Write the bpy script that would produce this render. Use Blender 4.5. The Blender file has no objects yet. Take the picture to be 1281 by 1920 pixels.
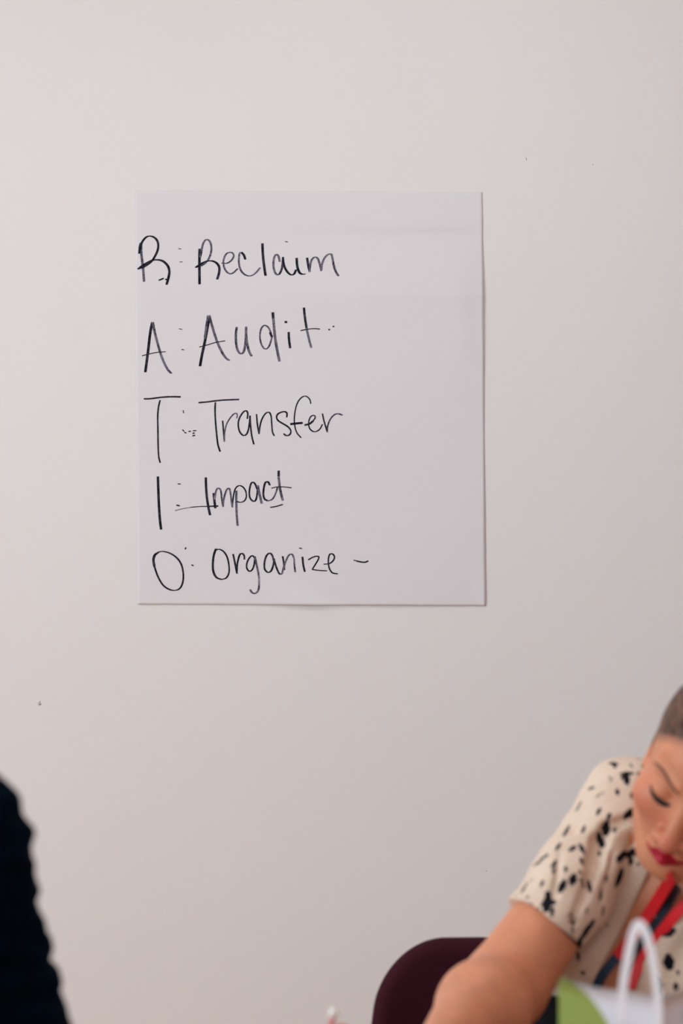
import bpy, bmesh, math, random
import numpy as np
from mathutils import Vector, Matrix
from mathutils.bvhtree import BVHTree

# ------------------------------------------------------------------ camera, world, lights, exposure
sc = bpy.context.scene
COL = sc.collection
KPX = 2.2205e-4                 # metres per photo pixel at one metre
CAMY, CAMZ = -4.4, 1.38


def P(px, py, d):
    """photo pixel at distance d in front of the camera -> world point"""
    return Vector(((px - 640.5) * KPX * d, CAMY + d, CAMZ - (py - 960) * KPX * d))


cam = bpy.data.cameras.new('camera')
cam.sensor_width = 36.0
cam.sensor_fit = 'AUTO'
cam.lens = 36.0 / (1920 * KPX)
cam.dof.use_dof = True
cam.dof.focus_distance = 4.39
cam.dof.aperture_fstop = 4.0
cam_o = bpy.data.objects.new('camera', cam)
cam_o.location = (0, CAMY, CAMZ)
cam_o.rotation_euler = (math.pi / 2, 0, 0)
COL.objects.link(cam_o)
sc.camera = cam_o

w = bpy.data.worlds.new('daylight')
sc.world = w
w.use_nodes = True
w.node_tree.nodes['Background'].inputs[0].default_value = (0.75, 0.86, 1.0, 1)
w.node_tree.nodes['Background'].inputs[1].default_value = 1.0

vs = sc.view_settings
vs.view_transform = 'Standard'
vs.look = 'None'
vs.gamma = 1.0
vs.use_curve_mapping = False
vs.exposure = -0.25


def area(name, loc, rot, sx, sy, power, col):
    l = bpy.data.lights.new(name, 'AREA')
    l.shape = 'RECTANGLE'
    l.size, l.size_y = sx, sy
    l.energy = power
    l.color = col
    o = bpy.data.objects.new(name, l)
    o.location = loc
    o.rotation_euler = rot
    COL.objects.link(o)
    return o


WIN_X, WIN_Y0, WIN_Y1, WIN_Z0, WIN_Z1 = -3.2, -5.2, -2.0, 0.95, 2.35
CEIL_EMIT = 8.2
area('window_daylight', (WIN_X - 0.10, (WIN_Y0 + WIN_Y1) / 2, (WIN_Z0 + WIN_Z1) / 2),
     (0, -math.pi / 2, 0), WIN_Z1 - WIN_Z0, WIN_Y1 - WIN_Y0, 200, (0.73, 0.925, 1.0))


# ------------------------------------------------------------------ materials
def _nodes(m):
    m.use_nodes = True
    return m.node_tree.nodes, m.node_tree.links, m.node_tree.nodes['Principled BSDF']


def mat(name, col, rough=0.6, bump=0.0, bscale=200.0, var=0.0, vscale=6.0, metal=0.0, emit=0.0,
        sheen=0.0, sss=0.0, spec=0.5, aniso=(1, 1, 1)):
    m = bpy.data.materials.new(name)
    N, L, b = _nodes(m)
    b.inputs['Base Color'].default_value = (*col, 1)
    b.inputs['Roughness'].default_value = rough
    b.inputs['Metallic'].default_value = metal
    b.inputs['Specular IOR Level'].default_value = spec
    if sheen:
        b.inputs['Sheen Weight'].default_value = sheen
    if sss:
        b.inputs['Subsurface Weight'].default_value = sss
        b.inputs['Subsurface Radius'].default_value = (0.012, 0.005, 0.003)
        b.inputs['Subsurface Scale'].default_value = 1.0
    if emit:
        b.inputs['Emission Color'].default_value = (*col, 1)
        b.inputs['Emission Strength'].default_value = emit
    tc = N.new('ShaderNodeTexCoord')
    mp = N.new('ShaderNodeMapping')
    mp.inputs['Scale'].default_value = aniso
    L.new(tc.outputs['Object'], mp.inputs[0])
    if bump:
        n = N.new('ShaderNodeTexNoise')
        n.inputs['Scale'].default_value = bscale
        n.inputs['Detail'].default_value = 3
        bp = N.new('ShaderNodeBump')
        bp.inputs['Strength'].default_value = bump
        bp.inputs['Distance'].default_value = 0.002
        L.new(mp.outputs[0], n.inputs['Vector'])
        L.new(n.outputs['Fac'], bp.inputs['Height'])
        L.new(bp.outputs[0], b.inputs['Normal'])
    if var:
        n = N.new('ShaderNodeTexNoise')
        n.inputs['Scale'].default_value = vscale
        n.inputs['Detail'].default_value = 4
        r = N.new('ShaderNodeValToRGB')
        r.color_ramp.elements[0].position = 0.3
        r.color_ramp.elements[1].position = 0.7
        r.color_ramp.elements[0].color = (*[c * (1 - var) for c in col], 1)
        r.color_ramp.elements[1].color = (*[min(1, c * (1 + var)) for c in col], 1)
        L.new(mp.outputs[0], n.inputs['Vector'])
        L.new(n.outputs['Fac'], r.inputs[0])
        L.new(r.outputs[0], b.inputs['Base Color'])
    return m


M = {
    'wall': mat('wall_paint', (0.80, 0.785, 0.795), 0.85, bump=0.10, bscale=160, var=0.006, vscale=3, spec=0.2),
    'ceiling': mat('ceiling_paint', (0.82, 0.81, 0.80), 0.9),
    'floor': mat('warm_bounce_carpet', (0.66, 0.21, 0.03), 0.95, bump=0.5, bscale=300, var=0.2, vscale=120),  # unseen floor, strong orange picked to bounce warm light onto the lower wall
    'trim': mat('trim_white', (0.75, 0.73, 0.71), 0.5),
    'paper': mat('flip_chart_paper', (0.760, 0.745, 0.790), 0.8, bump=0.03, bscale=500, spec=0.2),
    'maroon': mat('maroon_fabric', (0.036, 0.0035, 0.0105), 0.85, bump=0.25, bscale=900, var=0.10, vscale=300, spec=0.15),
    'steel': mat('chair_steel', (0.45, 0.45, 0.46), 0.35, metal=1.0),
    'wood': mat('table_wood', (0.38, 0.22, 0.12), 0.45, var=0.2, vscale=5, aniso=(1, 14, 14)),
    'white': mat('white_plastic', (0.85, 0.83, 0.81), 0.35),
    'pink': mat('pen_barrel', (0.62, 0.22, 0.24), 0.35),
    'grey': mat('grey_metal', (0.3, 0.3, 0.3), 0.4, metal=0.8),
    'red': mat('red_ribbon', (0.76, 0.014, 0.026), 0.45, bump=0.1, bscale=1500),
    'navyrib': mat('navy_ribbon', (0.004, 0.012, 0.035), 0.5, bump=0.1, bscale=1500),
    'bluerib': mat('blue_ribbon', (0.004, 0.03, 0.085), 0.5, bump=0.1, bscale=1500),
    'gold': mat('gold_chain', (0.8, 0.5, 0.2), 0.3, metal=1.0),
    'knit': mat('navy_knit', (0.0005, 0.0040, 0.0110), 0.95, bump=0.8, bscale=220, var=0.3, vscale=40, spec=0.02),
    'trouser': mat('black_trousers', (0.008, 0.008, 0.011), 0.9, spec=0.1),
    'shoe': mat('black_shoe', (0.01, 0.01, 0.01), 0.5),
    'brow': mat('eyebrow_hair', (0.13, 0.055, 0.032), 0.8),
    'lash': mat('eyelash', (0.006, 0.004, 0.005), 0.8),
    'mark': mat('wall_scuff', (0.42, 0.37, 0.38), 0.9),
    'chip': mat('wall_paint_chip', (0.86, 0.84, 0.84), 0.8),
    'glow': mat('light_diffuser', (1.0, 0.985, 0.965), 0.5, emit=CEIL_EMIT),
    'ribbonw': mat('white_ribbon', (0.80, 0.78, 0.84), 0.5),
}


def ink_mat(name, lo, dark, light, pos):
    m = bpy.data.materials.new(name)
    N, L, b = _nodes(m)
    b.inputs['Roughness'].default_value = 0.8
    b.inputs['Specular IOR Level'].default_value = 0.1
    tc = N.new('ShaderNodeTexCoord')
    n = N.new('ShaderNodeTexNoise')
    n.inputs['Scale'].default_value = 420
    n.inputs['Detail'].default_value = 4
    n2 = N.new('ShaderNodeTexNoise')
    n2.inputs['Scale'].default_value = 60
    ad = N.new('ShaderNodeMath')
    ad.operation = 'MULTIPLY_ADD'
    ad.inputs[1].default_value = 0.5
    hf = N.new('ShaderNodeMath')
    hf.operation = 'MULTIPLY'
    hf.inputs[1].default_value = 0.5
    L.new(tc.outputs['Object'], n.inputs['Vector'])
    L.new(tc.outputs['Object'], n2.inputs['Vector'])
    L.new(n2.outputs['Fac'], hf.inputs[0])
    L.new(n.outputs['Fac'], ad.inputs[0])
    L.new(hf.outputs[0], ad.inputs[2])
    r = N.new('ShaderNodeValToRGB')
    r.color_ramp.elements[0].position = pos[0]
    r.color_ramp.elements[1].position = pos[1]
    r.color_ramp.elements[0].color = (*dark, 1)
    r.color_ramp.elements[1].color = (*light, 1)
    L.new(ad.outputs[0], r.inputs[0])
    L.new(r.outputs[0], b.inputs['Base Color'])
    return m


M['ink'] = ink_mat('marker_ink', 0, (0.016, 0.016, 0.028), (0.085, 0.080, 0.118), (0.42, 0.62))
M['inkdry'] = ink_mat('marker_ink_dry', 0, (0.03, 0.03, 0.05), (0.33, 0.31, 0.41), (0.37, 0.57))


def hair_mat():
    m = bpy.data.materials.new('brown_hair')
    N, L, b = _nodes(m)
    b.inputs['Roughness'].default_value = 0.55
    tc = N.new('ShaderNodeTexCoord')
    mp = N.new('ShaderNodeMapping')
    mp.inputs['Scale'].default_value = (220, 40, 40)
    n = N.new('ShaderNodeTexNoise')
    n.inputs['Scale'].default_value = 1
    n.inputs['Detail'].default_value = 3
    r = N.new('ShaderNodeValToRGB')
    r.color_ramp.elements[0].position = 0.32
    r.color_ramp.elements[1].position = 0.7
    r.color_ramp.elements[0].color = (0.030, 0.011, 0.007, 1)
    r.color_ramp.elements[1].color = (0.17, 0.070, 0.036, 1)
    bp = N.new('ShaderNodeBump')
    bp.inputs['Strength'].default_value = 0.6
    bp.inputs['Distance'].default_value = 0.002
    L.new(tc.outputs['Object'], mp.inputs[0])
    L.new(mp.outputs[0], n.inputs['Vector'])
    L.new(n.outputs['Fac'], r.inputs[0])
    L.new(r.outputs[0], b.inputs['Base Color'])
    L.new(n.outputs['Fac'], bp.inputs['Height'])
    L.new(bp.outputs[0], b.inputs['Normal'])
    return m


M['hair'] = hair_mat()


def glass_mat():
    m = bpy.data.materials.new('window_glass')
    N, L, b = _nodes(m)
    tr = N.new('ShaderNodeBsdfTransparent')
    gl = N.new('ShaderNodeBsdfGlossy')
    gl.inputs['Roughness'].default_value = 0.02
    mx = N.new('ShaderNodeMixShader')
    mx.inputs[0].default_value = 0.05
    L.new(tr.outputs[0], mx.inputs[1])
    L.new(gl.outputs[0], mx.inputs[2])
    L.new(mx.outputs[0], N['Material Output'].inputs['Surface'])
    return m


M['glass'] = glass_mat()


def attr_mat(name, base, attrs, rough, sss=0.0, noise=None, bump=None, spec=0.4, hard=None):
    """base colour, then each (attribute, colour) mixed over it by a per-vertex paint amount"""
    m = bpy.data.materials.new(name)
    N, L, b = _nodes(m)
    b.inputs['Roughness'].default_value = rough
    b.inputs['Specular IOR Level'].default_value = spec
    if sss:
        b.inputs['Subsurface Weight'].default_value = sss
        b.inputs['Subsurface Radius'].default_value = (0.010, 0.004, 0.002)
        b.inputs['Subsurface Scale'].default_value = 1.0
    tc = N.new('ShaderNodeTexCoord')
    n = N.new('ShaderNodeTexNoise')
    n.inputs['Scale'].default_value = noise[0] if noise else 30
    n.inputs['Detail'].default_value = 3
    L.new(tc.outputs['Object'], n.inputs['Vector'])
    r = N.new('ShaderNodeValToRGB')
    v = noise[1] if noise else 0.05
    r.color_ramp.elements[0].position, r.color_ramp.elements[1].position = 0.35, 0.65
    r.color_ramp.elements[0].color = (*[c * (1 - v) for c in base], 1)
    r.color_ramp.elements[1].color = (*[min(1, c * (1 + v)) for c in base], 1)
    L.new(n.outputs['Fac'], r.inputs[0])
    cur = r.outputs[0]
    for an, col in attrs:
        at = N.new('ShaderNodeAttribute')
        at.attribute_name = an
        fac = at.outputs['Fac']
        if hard:                        # ragged printed edge: signed distance + noise, thresholded
            nn = N.new('ShaderNodeTexNoise')
            nn.inputs['Scale'].default_value = hard[0]
            nn.inputs['Detail'].default_value = 2
            L.new(tc.outputs['Object'], nn.inputs['Vector'])
            ma = N.new('ShaderNodeMath')
            ma.operation = 'MULTIPLY_ADD'
            ma.inputs[1].default_value = hard[1]
            L.new(nn.outputs['Fac'], ma.inputs[0])
            L.new(fac, ma.inputs[2])
            mr = N.new('ShaderNodeMapRange')
            mr.inputs['From Min'].default_value = hard[1] * 0.5 + 0.0004
            mr.inputs['From Max'].default_value = hard[1] * 0.5 - 0.0004
            L.new(ma.outputs[0], mr.inputs['Value'])
            fac = mr.outputs[0]
        mx = N.new('ShaderNodeMix')
        mx.data_type = 'RGBA'
        L.new(fac, mx.inputs['Factor'])
        L.new(cur, mx.inputs['A'])
        mx.inputs['B'].default_value = (*col, 1)
        cur = mx.outputs['Result']
    L.new(cur, b.inputs['Base Color'])
    if bump:
        nb = N.new('ShaderNodeTexNoise')
        nb.inputs['Scale'].default_value = bump[0]
        nb.inputs['Detail'].default_value = 3
        bp = N.new('ShaderNodeBump')
        bp.inputs['Strength'].default_value = bump[1]
        bp.inputs['Distance'].default_value = 0.002
        L.new(tc.outputs['Object'], nb.inputs['Vector'])
        L.new(nb.outputs['Fac'], bp.inputs['Height'])
        L.new(bp.outputs[0], b.inputs['Normal'])
    return m


M['skin'] = attr_mat('skin', (0.66, 0.26, 0.145),
                     [('blush', (0.58, 0.15, 0.095)), ('stubble', (0.13, 0.065, 0.045)), ('lips', (0.42, 0.004, 0.026))],
                     0.5, sss=0.12, noise=(35, 0.06), bump=(600, 0.06), spec=0.35)
M['skin2'] = attr_mat('skin_plain', (0.46, 0.23, 0.15), [], 0.55, noise=(35, 0.06))
M['blouse'] = attr_mat('printed_blouse', (0.74, 0.575, 0.465), [('ink', (0.006, 0.007, 0.011))], 0.85,
                       noise=(400, 0.06), bump=(1400, 0.15), spec=0.15, hard=(420, 0.0055))


# ------------------------------------------------------------------ helpers
def link(name, me, m, parent=None, smooth=True):
    if m is not None:
        me.materials.append(m)
    if smooth:
        me.polygons.foreach_set('use_smooth', [True] * len(me.polygons))
    o = bpy.data.objects.new(name, me)
    COL.objects.link(o)
    if parent is not None:
        o.parent = parent
        o.matrix_parent_inverse = Matrix.Translation(-parent.location)
    return o


def pydata(name, v, f, m, parent=None, smooth=True):
    me = bpy.data.meshes.new(name)
    me.from_pydata([tuple(p) for p in v], [], [tuple(p) for p in f])
    me.update()
    return link(name, me, m, parent, smooth)


def tag(o, label, cat, group=None):
    o['label'] = label
    o['category'] = cat
    if group:
        o['group'] = group
    return o


def thing(name, label, cat, loc=(0, 0, 0), group=None):
    o = bpy.data.objects.new(name, None)
    o.location = loc
    o.empty_display_size = 0.05
    COL.objects.link(o)
    return tag(o, label, cat, group)


def struct(o):
    o['kind'] = 'structure'
    return o


def box(name, lo, hi, m, parent=None, bevel=0.0):
    bm = bmesh.new()
    bmesh.ops.create_cube(bm, size=1.0)
    for v in bm.verts:
        v.co = Vector([lo[i] + (v.co[i] + 0.5) * (hi[i] - lo[i]) for i in range(3)])
    if bevel:
        bmesh.ops.bevel(bm, geom=bm.edges[:], offset=bevel, segments=3, affect='EDGES', profile=0.5)
    me = bpy.data.meshes.new(name)
    bm.to_mesh(me)
    bm.free()
    return link(name, me, m, parent, smooth=False)


def tube(name, pts, rads, m, parent=None, n=14, caps=True):
    pts = [Vector(p) for p in pts]
    if not hasattr(rads, '__len__'):
        rads = [rads] * len(pts)
    v, f = [], []
    up = None
    for i, p in enumerate(pts):
        t = (pts[min(i + 1, len(pts) - 1)] - pts[max(i - 1, 0)]).normalized()
        if up is None:
            up = t.orthogonal().normalized()
        s = t.cross(up).normalized()
        up = s.cross(t).normalized()
        for k in range(n):
            a = 2 * math.pi * k / n
            v.append(p + rads[i] * (math.cos(a) * up + math.sin(a) * s))
    for i in range(len(pts) - 1):
        for k in range(n):
            a, b = i * n + k, i * n + (k + 1) % n
            f.append((a, b, b + n, a + n))
    if caps:
        f.append(tuple(range(n - 1, -1, -1)))
        f.append(tuple(range((len(pts) - 1) * n, len(pts) * n)))
    return pydata(name, v, f, m, parent)


def lathe(name, prof, base, axis, m, parent=None, n=24):
    """(distance along axis, radius) profile"""
    base, axis = Vector(base), Vector(axis).normalized()
    return tube(name, [base + axis * a for a, _ in prof], [max(r, 1e-5) for _, r in prof], m, parent, n)


def smooth_path(pts, step):
    """Catmull-Rom through pts (tuples of any length)"""
    p = [np.array(q, float) for q in pts]
    if len(p) == 1:
        return p
    out = []
    for i in range(len(p) - 1):
        p0 = p[i - 1] if i else 2 * p[0] - p[1]
        p1, p2 = p[i], p[i + 1]
        p3 = p[i + 2] if i + 2 < len(p) else 2 * p[-1] - p[-2]
        n = max(1, int(np.linalg.norm(p2 - p1) / step))
        for k in range(n):
            t = k / n
            out.append(0.5 * (2 * p1 + (p2 - p0) * t + (2 * p0 - 5 * p1 + 4 * p2 - p3) * t * t
                              + (3 * p1 - p0 - 3 * p2 + p3) * t ** 3))
    out.append(p[-1])
    return out


# ---- implicit surfaces: fields on rectilinear grids, meshed with surface nets
def axis_coords(segs):
    """segs: [(start, end, step), ...] contiguous"""
    out = []
    for a, b, h in segs:
        n = max(1, int(round((b - a) / h)))
        out += list(np.linspace(a, b, n, endpoint=False))
    out.append(segs[-1][1])
    return np.array(out, np.float32)


class Field:
    def __init__(self, xs, ys, zs):
        self.ax = [xs, ys, zs]
        self.d = np.full((len(xs), len(ys), len(zs)), 0.1, np.float32)

    def region(self, lo, hi):
        sl, co = [], []
        for i in range(3):
            a = max(0, int(np.searchsorted(self.ax[i], lo[i])) - 1)
            b = min(len(self.ax[i]), int(np.searchsorted(self.ax[i], hi[i])) + 1)
            sl.append(slice(a, max(a, b)))
            c = self.ax[i][sl[-1]]
            sh = [1, 1, 1]
            sh[i] = -1
            co.append(c.reshape(sh))
        return tuple(sl), co

    def op(self, prim, k=0.01, mode='add'):
        fn, lo, hi = prim
        mg = 0.03 + k
        sl, (X, Y, Z) = self.region([v - mg for v in lo], [v + mg for v in hi])
        if any(s.stop <= s.start for s in sl):
            return
        v = fn(X, Y, Z).astype(np.float32)
        a = self.d[sl]
        if mode == 'add':
            h = np.clip(0.5 + 0.5 * (v - a) / k, 0, 1)
            self.d[sl] = v + (a - v) * h - k * h * (1 - h)
        else:
            v = -v
            h = np.clip(0.5 - 0.5 * (v - a) / k, 0, 1)
            self.d[sl] = v + (a - v) * h + k * h * (1 - h)

    def add(self, prim, k=0.01):
        self.op(prim, k, 'add')

    def cut(self, prim, k=0.01):
        self.op(prim, k, 'cut')

    def mesh(self, name):
        v, f = surface_nets(self.d, *self.ax)
        me = bpy.data.meshes.new(name)
        me.vertices.add(len(v))
        me.vertices.foreach_set('co', v.astype(np.float32).ravel())
        me.loops.add(len(f) * 4)
        me.loops.foreach_set('vertex_index', f.astype(np.int32).ravel())
        me.polygons.add(len(f))
        me.polygons.foreach_set('loop_start', np.arange(0, len(f) * 4, 4, dtype=np.int32))
        me.update(calc_edges=True)
        return me, v, f


def surface_nets(d, xs, ys, zs):
    s = d < 0
    c = np.zeros([n - 1 for n in d.shape], np.uint8)
    C8 = [(i, j, k) for i in (0, 1) for j in (0, 1) for k in (0, 1)]
    nx, ny, nz = d.shape
    for i, j, k in C8:
        c += s[i:nx - 1 + i, j:ny - 1 + j, k:nz - 1 + k]
    idx = np.argwhere((c > 0) & (c < 8))
    ids = np.full(c.shape, -1, np.int32)
    ids[idx[:, 0], idx[:, 1], idx[:, 2]] = np.arange(len(idx))
    val = {o: d[idx[:, 0] + o[0], idx[:, 1] + o[1], idx[:, 2] + o[2]] for o in C8}
    acc = np.zeros((len(idx), 3))
    cnt = np.zeros(len(idx))
    for a in C8:
        for ax in range(3):
            if a[ax]:
                continue
            b = list(a)
            b[ax] = 1
            va, vb = val[a], val[tuple(b)]
            cr = (va < 0) != (vb < 0)
            t = np.where(cr, va / np.where(cr, va - vb, 1), 0)
            for q in range(3):
                acc[:, q] += np.where(cr, a[q] + (t if q == ax else 0), 0)
            cnt += cr
    fr = acc / cnt[:, None]
    pos = np.zeros_like(fr)
    for q, cs in enumerate((xs, ys, zs)):
        i = idx[:, q]
        pos[:, q] = cs[i] + fr[:, q] * (cs[i + 1] - cs[i])
    faces = []
    for ax in range(3):
        b, c2 = (ax + 1) % 3, (ax + 2) % 3
        lo = [slice(None)] * 3
        hi = [slice(None)] * 3
        lo[ax], hi[ax] = slice(0, -1), slice(1, None)
        sl, sh = s[tuple(lo)], s[tuple(hi)]
        e = np.argwhere(sl != sh)
        ok = (e[:, b] > 0) & (e[:, c2] > 0) & (e[:, b] < d.shape[b] - 1) & (e[:, c2] < d.shape[c2] - 1)
        e = e[ok]
        ins = sl[e[:, 0], e[:, 1], e[:, 2]]
        q = []
        for db, dc in ((-1, -1), (0, -1), (0, 0), (-1, 0)):
            p = e.copy()
            p[:, b] += db
            p[:, c2] += dc
            q.append(ids[p[:, 0], p[:, 1], p[:, 2]])
        q = np.stack(q, 1)
        q[~ins] = q[~ins][:, ::-1]
        faces.append(q)
    return pos, np.concatenate(faces)


def cap(a, b, ra, rb):
    a, b = [float(x) for x in a], [float(x) for x in b]
    ba = [b[i] - a[i] for i in range(3)]
    L2 = sum(x * x for x in ba) + 1e-12

    def fn(X, Y, Z):
        t = np.clip(((X - a[0]) * ba[0] + (Y - a[1]) * ba[1] + (Z - a[2]) * ba[2]) / L2, 0, 1)
        return np.sqrt((X - a[0] - t * ba[0]) ** 2 + (Y - a[1] - t * ba[1]) ** 2
                       + (Z - a[2] - t * ba[2]) ** 2) - (ra + (rb - ra) * t)
    r = max(ra, rb)
    return fn, [min(a[i], b[i]) - r for i in range(3)], [max(a[i], b[i]) + r for i in range(3)]


def ball(c, r):
    return cap(c, c, r, r)


def ell(c, r, axes=None):
    c = [float(x) for x in c]
    A = np.eye(3) if axes is None else np.array([list(x) for x in axes], float)

    def fn(X, Y, Z):
        k0 = k1 = 0
        for i in range(3):
            q = (X - c[0]) * A[i, 0] + (Y - c[1]) * A[i, 1] + (Z - c[2]) * A[i, 2]
            k0 = k0 + (q / r[i]) ** 2
            k1 = k1 + (q / r[i] ** 2) ** 2
        k0 = np.sqrt(k0)
        return k0 * (k0 - 1) / np.maximum(np.sqrt(k1), 1e-6)
    m = max(r)
    return fn, [x - m for x in c], [x + m for x in c]


def set_attr(me, name, vals):
    a = me.attributes.new(name, 'FLOAT', 'POINT')
    a.data.foreach_set('value', np.asarray(vals, np.float32))


# ------------------------------------------------------------------ the room
RX0, RX1, RY0, RZ1 = -3.2, 3.4, -6.4, 2.85


def build_room():
    T = 0.14
    wall = struct(box('wall_back', (RX0 - T, 0, 0), (RX1 + T, T, RZ1), M['wall']))
    struct(box('floor', (RX0 - T, RY0 - T, -0.1), (RX1 + T, T, 0), M['floor']))
    struct(box('ceiling', (RX0 - T, RY0 - T, RZ1), (RX1 + T, T, RZ1 + 0.1), M['ceiling']))
    struct(box('wall_right', (RX1, RY0, 0), (RX1 + T, 0, RZ1), M['wall']))
    struct(box('wall_front', (RX0 - T, RY0 - T, 0), (RX1 + T, RY0, RZ1), M['wall']))
    # left wall with the window opening
    v, f = [], []
    ysv = [RY0, WIN_Y0, WIN_Y1, 0]
    zsv = [0, WIN_Z0, WIN_Z1, RZ1]
    for i in range(3):
        for j in range(3):
            if i == 1 and j == 1:
                continue
            lo = (RX0 - T, ysv[i], zsv[j])
            hi = (RX0, ysv[i + 1], zsv[j + 1])
            n = len(v)
            for x in (lo[0], hi[0]):
                for y in (lo[1], hi[1]):
                    for z in (lo[2], hi[2]):
                        v.append((x, y, z))
            f += [(n, n + 1, n + 3, n + 2), (n + 4, n + 6, n + 7, n + 5), (n, n + 4, n + 5, n + 1),
                  (n + 2, n + 3, n + 7, n + 6), (n, n + 2, n + 6, n + 4), (n + 1, n + 5, n + 7, n + 3)]
    struct(pydata('wall_left', v, f, M['wall'], smooth=False))
    win = bpy.data.objects.new('window_1', None)
    win.location = (RX0, (WIN_Y0 + WIN_Y1) / 2, WIN_Z0)
    COL.objects.link(win)
    struct(win)
    b = 0.05
    for lo, hi in (((WIN_Y0, WIN_Z0), (WIN_Y1, WIN_Z0 + b)), ((WIN_Y0, WIN_Z1 - b), (WIN_Y1, WIN_Z1)),
                   ((WIN_Y0, WIN_Z0 + b), (WIN_Y0 + b, WIN_Z1 - b)), ((WIN_Y1 - b, WIN_Z0 + b), (WIN_Y1, WIN_Z1 - b)),
                   (((WIN_Y0 + WIN_Y1) / 2 - b / 2, WIN_Z0 + b), ((WIN_Y0 + WIN_Y1) / 2 + b / 2, WIN_Z1 - b))):
        box('window_frame', (RX0 - 0.09, lo[0], lo[1]), (RX0 - 0.03, hi[0], hi[1]), M['trim'], win)
    ym = (WIN_Y0 + WIN_Y1) / 2
    for y0, y1 in ((WIN_Y0 + b, ym - b / 2), (ym + b / 2, WIN_Y1 - b)):
        box('pane', (RX0 - .063, y0, WIN_Z0 + b), (RX0 - .057, y1, WIN_Z1 - b), M['glass'], win)
    struct(box('baseboard_back', (RX0, -0.015, 0), (RX1, 0, 0.10), M['trim'], bevel=0.003))
    # small scars in the paint
    for px, py, dx, dy, wd, mk in ((987, 298, 1.4, 6, 1.6, 'mark'), (1112, 308.5, 2, 1, 2.2, 'mark'),
                                   (912, 1633, 2.0, 1.0, 2.2, 'mark')):
        a, c = P(px - dx / 2, py - dy / 2, 4.3995), P(px + dx / 2, py + dy / 2, 4.3995)
        tube('scuff_mark', [a, (a + c) / 2, c], [wd * 2.2e-4, wd * 4.2e-4, wd * 2.2e-4], M['mark'], wall, n=8)
    tube('paint_chip', [P(66, 1313, 4.3995), P(70, 1315, 4.399), P(73, 1317, 4.3985), P(75, 1314, 4.3995)],
         [0.0006, 0.0012, 0.0014, 0.0006], M['chip'], wall, n=8)
    tube('paint_chip', [P(71, 1320.5, 4.3995), P(74, 1321, 4.3985), P(77, 1319.5, 4.3995)],
         [0.0005, 0.0012, 0.0005], M['mark'], wall, n=8)
    # ceiling light panels
    for i, (x, y) in enumerate(((-1.55, -1.05), (0.25, -1.05), (-1.4, -3.6), (0.7, -3.6))):
        where = ('far left panel by the lettered wall', 'far right panel by the lettered wall',
                 'near left panel by the window', 'near right panel over the room')[i]
        t = thing('ceiling_light', 'square white ceiling light, ' + where, 'ceiling light', (x, y, RZ1), 'ceiling lights')
        for lo, hi in (((-.3, -.3), (.3, -.27)), ((-.3, .27), (.3, .3)), ((-.3, -.27), (-.27, .27)), ((.27, -.27), (.3, .27))):
            box('frame', (x + lo[0], y + lo[1], RZ1 - 0.03), (x + hi[0], y + hi[1], RZ1), M['trim'], t)
        box('diffuser', (x - .27, y - .27, RZ1 - 0.02), (x + .27, y + .27, RZ1 - 0.004), M['glow'], t)
    return wall


build_room()

# ------------------------------------------------------------------ flip-chart sheet with the handwriting
TL, TR, BR, BL = (252, 357), (905, 360), (910.5, 1136), (258, 1133.5)


def ss(a, b, x):
    t = min(1, max(0, (x - a) / (b - a)))
    return t * t * (3 - 2 * t)


def sheet_h(px, py):
    """how far the paper stands off the wall, metres"""
    u = min(1, max(0, (px - 255) / 652))
    wr = (0.12 + 0.88 * ss(0.15, 0.85, u)) * (1 - 0.5 * ss(0.92, 1.0, u))
    h = 0.0004
    h += 0.0019 * wr * (ss(362, 422, py) - ss(422, 442, py))
    rise = min(1, max(0, (py - 442) / 111))
    h += 0.0080 * wr * rise
    h -= 0.0072 * wr * (1 - math.exp(-max(0, py - 553) / 120))
    h += 0.0006 * ss(900, 1130, py)
    h += 0.0006 * (1 + math.sin(px * 0.011 + py * 0.017)) * ss(560, 700, py)
    # small flap at the foot
    c = (py - (1106 + (px - 575) * 0.36)) / 24
    if px < 660:
        h += 0.0042 * ss(0, 1, c) * ss(480, 600, px) * (1 - ss(640, 660, px))
    # curl at the lower right edge
    h += 0.0013 * ss(894, 909, px) * ss(1040, 1130, py)
    return h


def sheet_pt(px, py, lift=0.0):
    h = sheet_h(px, py) + lift
    p = P(px, py, 4.4)
    p.y = -h
    return p


def build_sheet():
    nu, nv = 132, 160
    v, f = [], []
    for j in range(nv + 1):
        b = j / nv
        for i in range(nu + 1):
            a = i / nu
            px = (1 - b) * ((1 - a) * TL[0] + a * TR[0]) + b * ((1 - a) * BL[0] + a * BR[0])
            py = (1 - b) * ((1 - a) * TL[1] + a * TR[1]) + b * ((1 - a) * BL[1] + a * BR[1])
            v.append(sheet_pt(px, py))
    for j in range(nv):
        for i in range(nu):
            a = j * (nu + 1) + i
            f.append((a, a + nu + 1, a + nu + 2, a + 1))
    n = len(v)
    v += [q + Vector((0, 0.00035, 0)) for q in v]
    f += [tuple(n + k for k in reversed(q)) for q in f[:nu * nv]]
    rim = [i for i in range(nu + 1)] + [j * (nu + 1) + nu for j in range(1, nv + 1)] \
        + [nv * (nu + 1) + i for i in range(nu - 1, -1, -1)] + [j * (nu + 1) for j in range(nv - 1, 0, -1)]
    for a, b in zip(rim, rim[1:] + rim[:1]):
        f.append((a, b, b + n, a + n))
    o = pydata('flip_chart_sheet', v, f, M['paper'])
    return tag(o, 'large white flip-chart sheet stuck to wall with handwritten list in black marker', 'paper')


sheet = build_sheet()

# origin and scale of each measured block of handwriting
BLK = {'A': (240, 420, 5.3375), 'B': (460, 420, 5.3375), 'C': (240, 720, 5.3375), 'D': (440, 720, 5.3375),
       'E': (240, 1000, 5.3375), 'F': (460, 1000, 4.927)}
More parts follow.
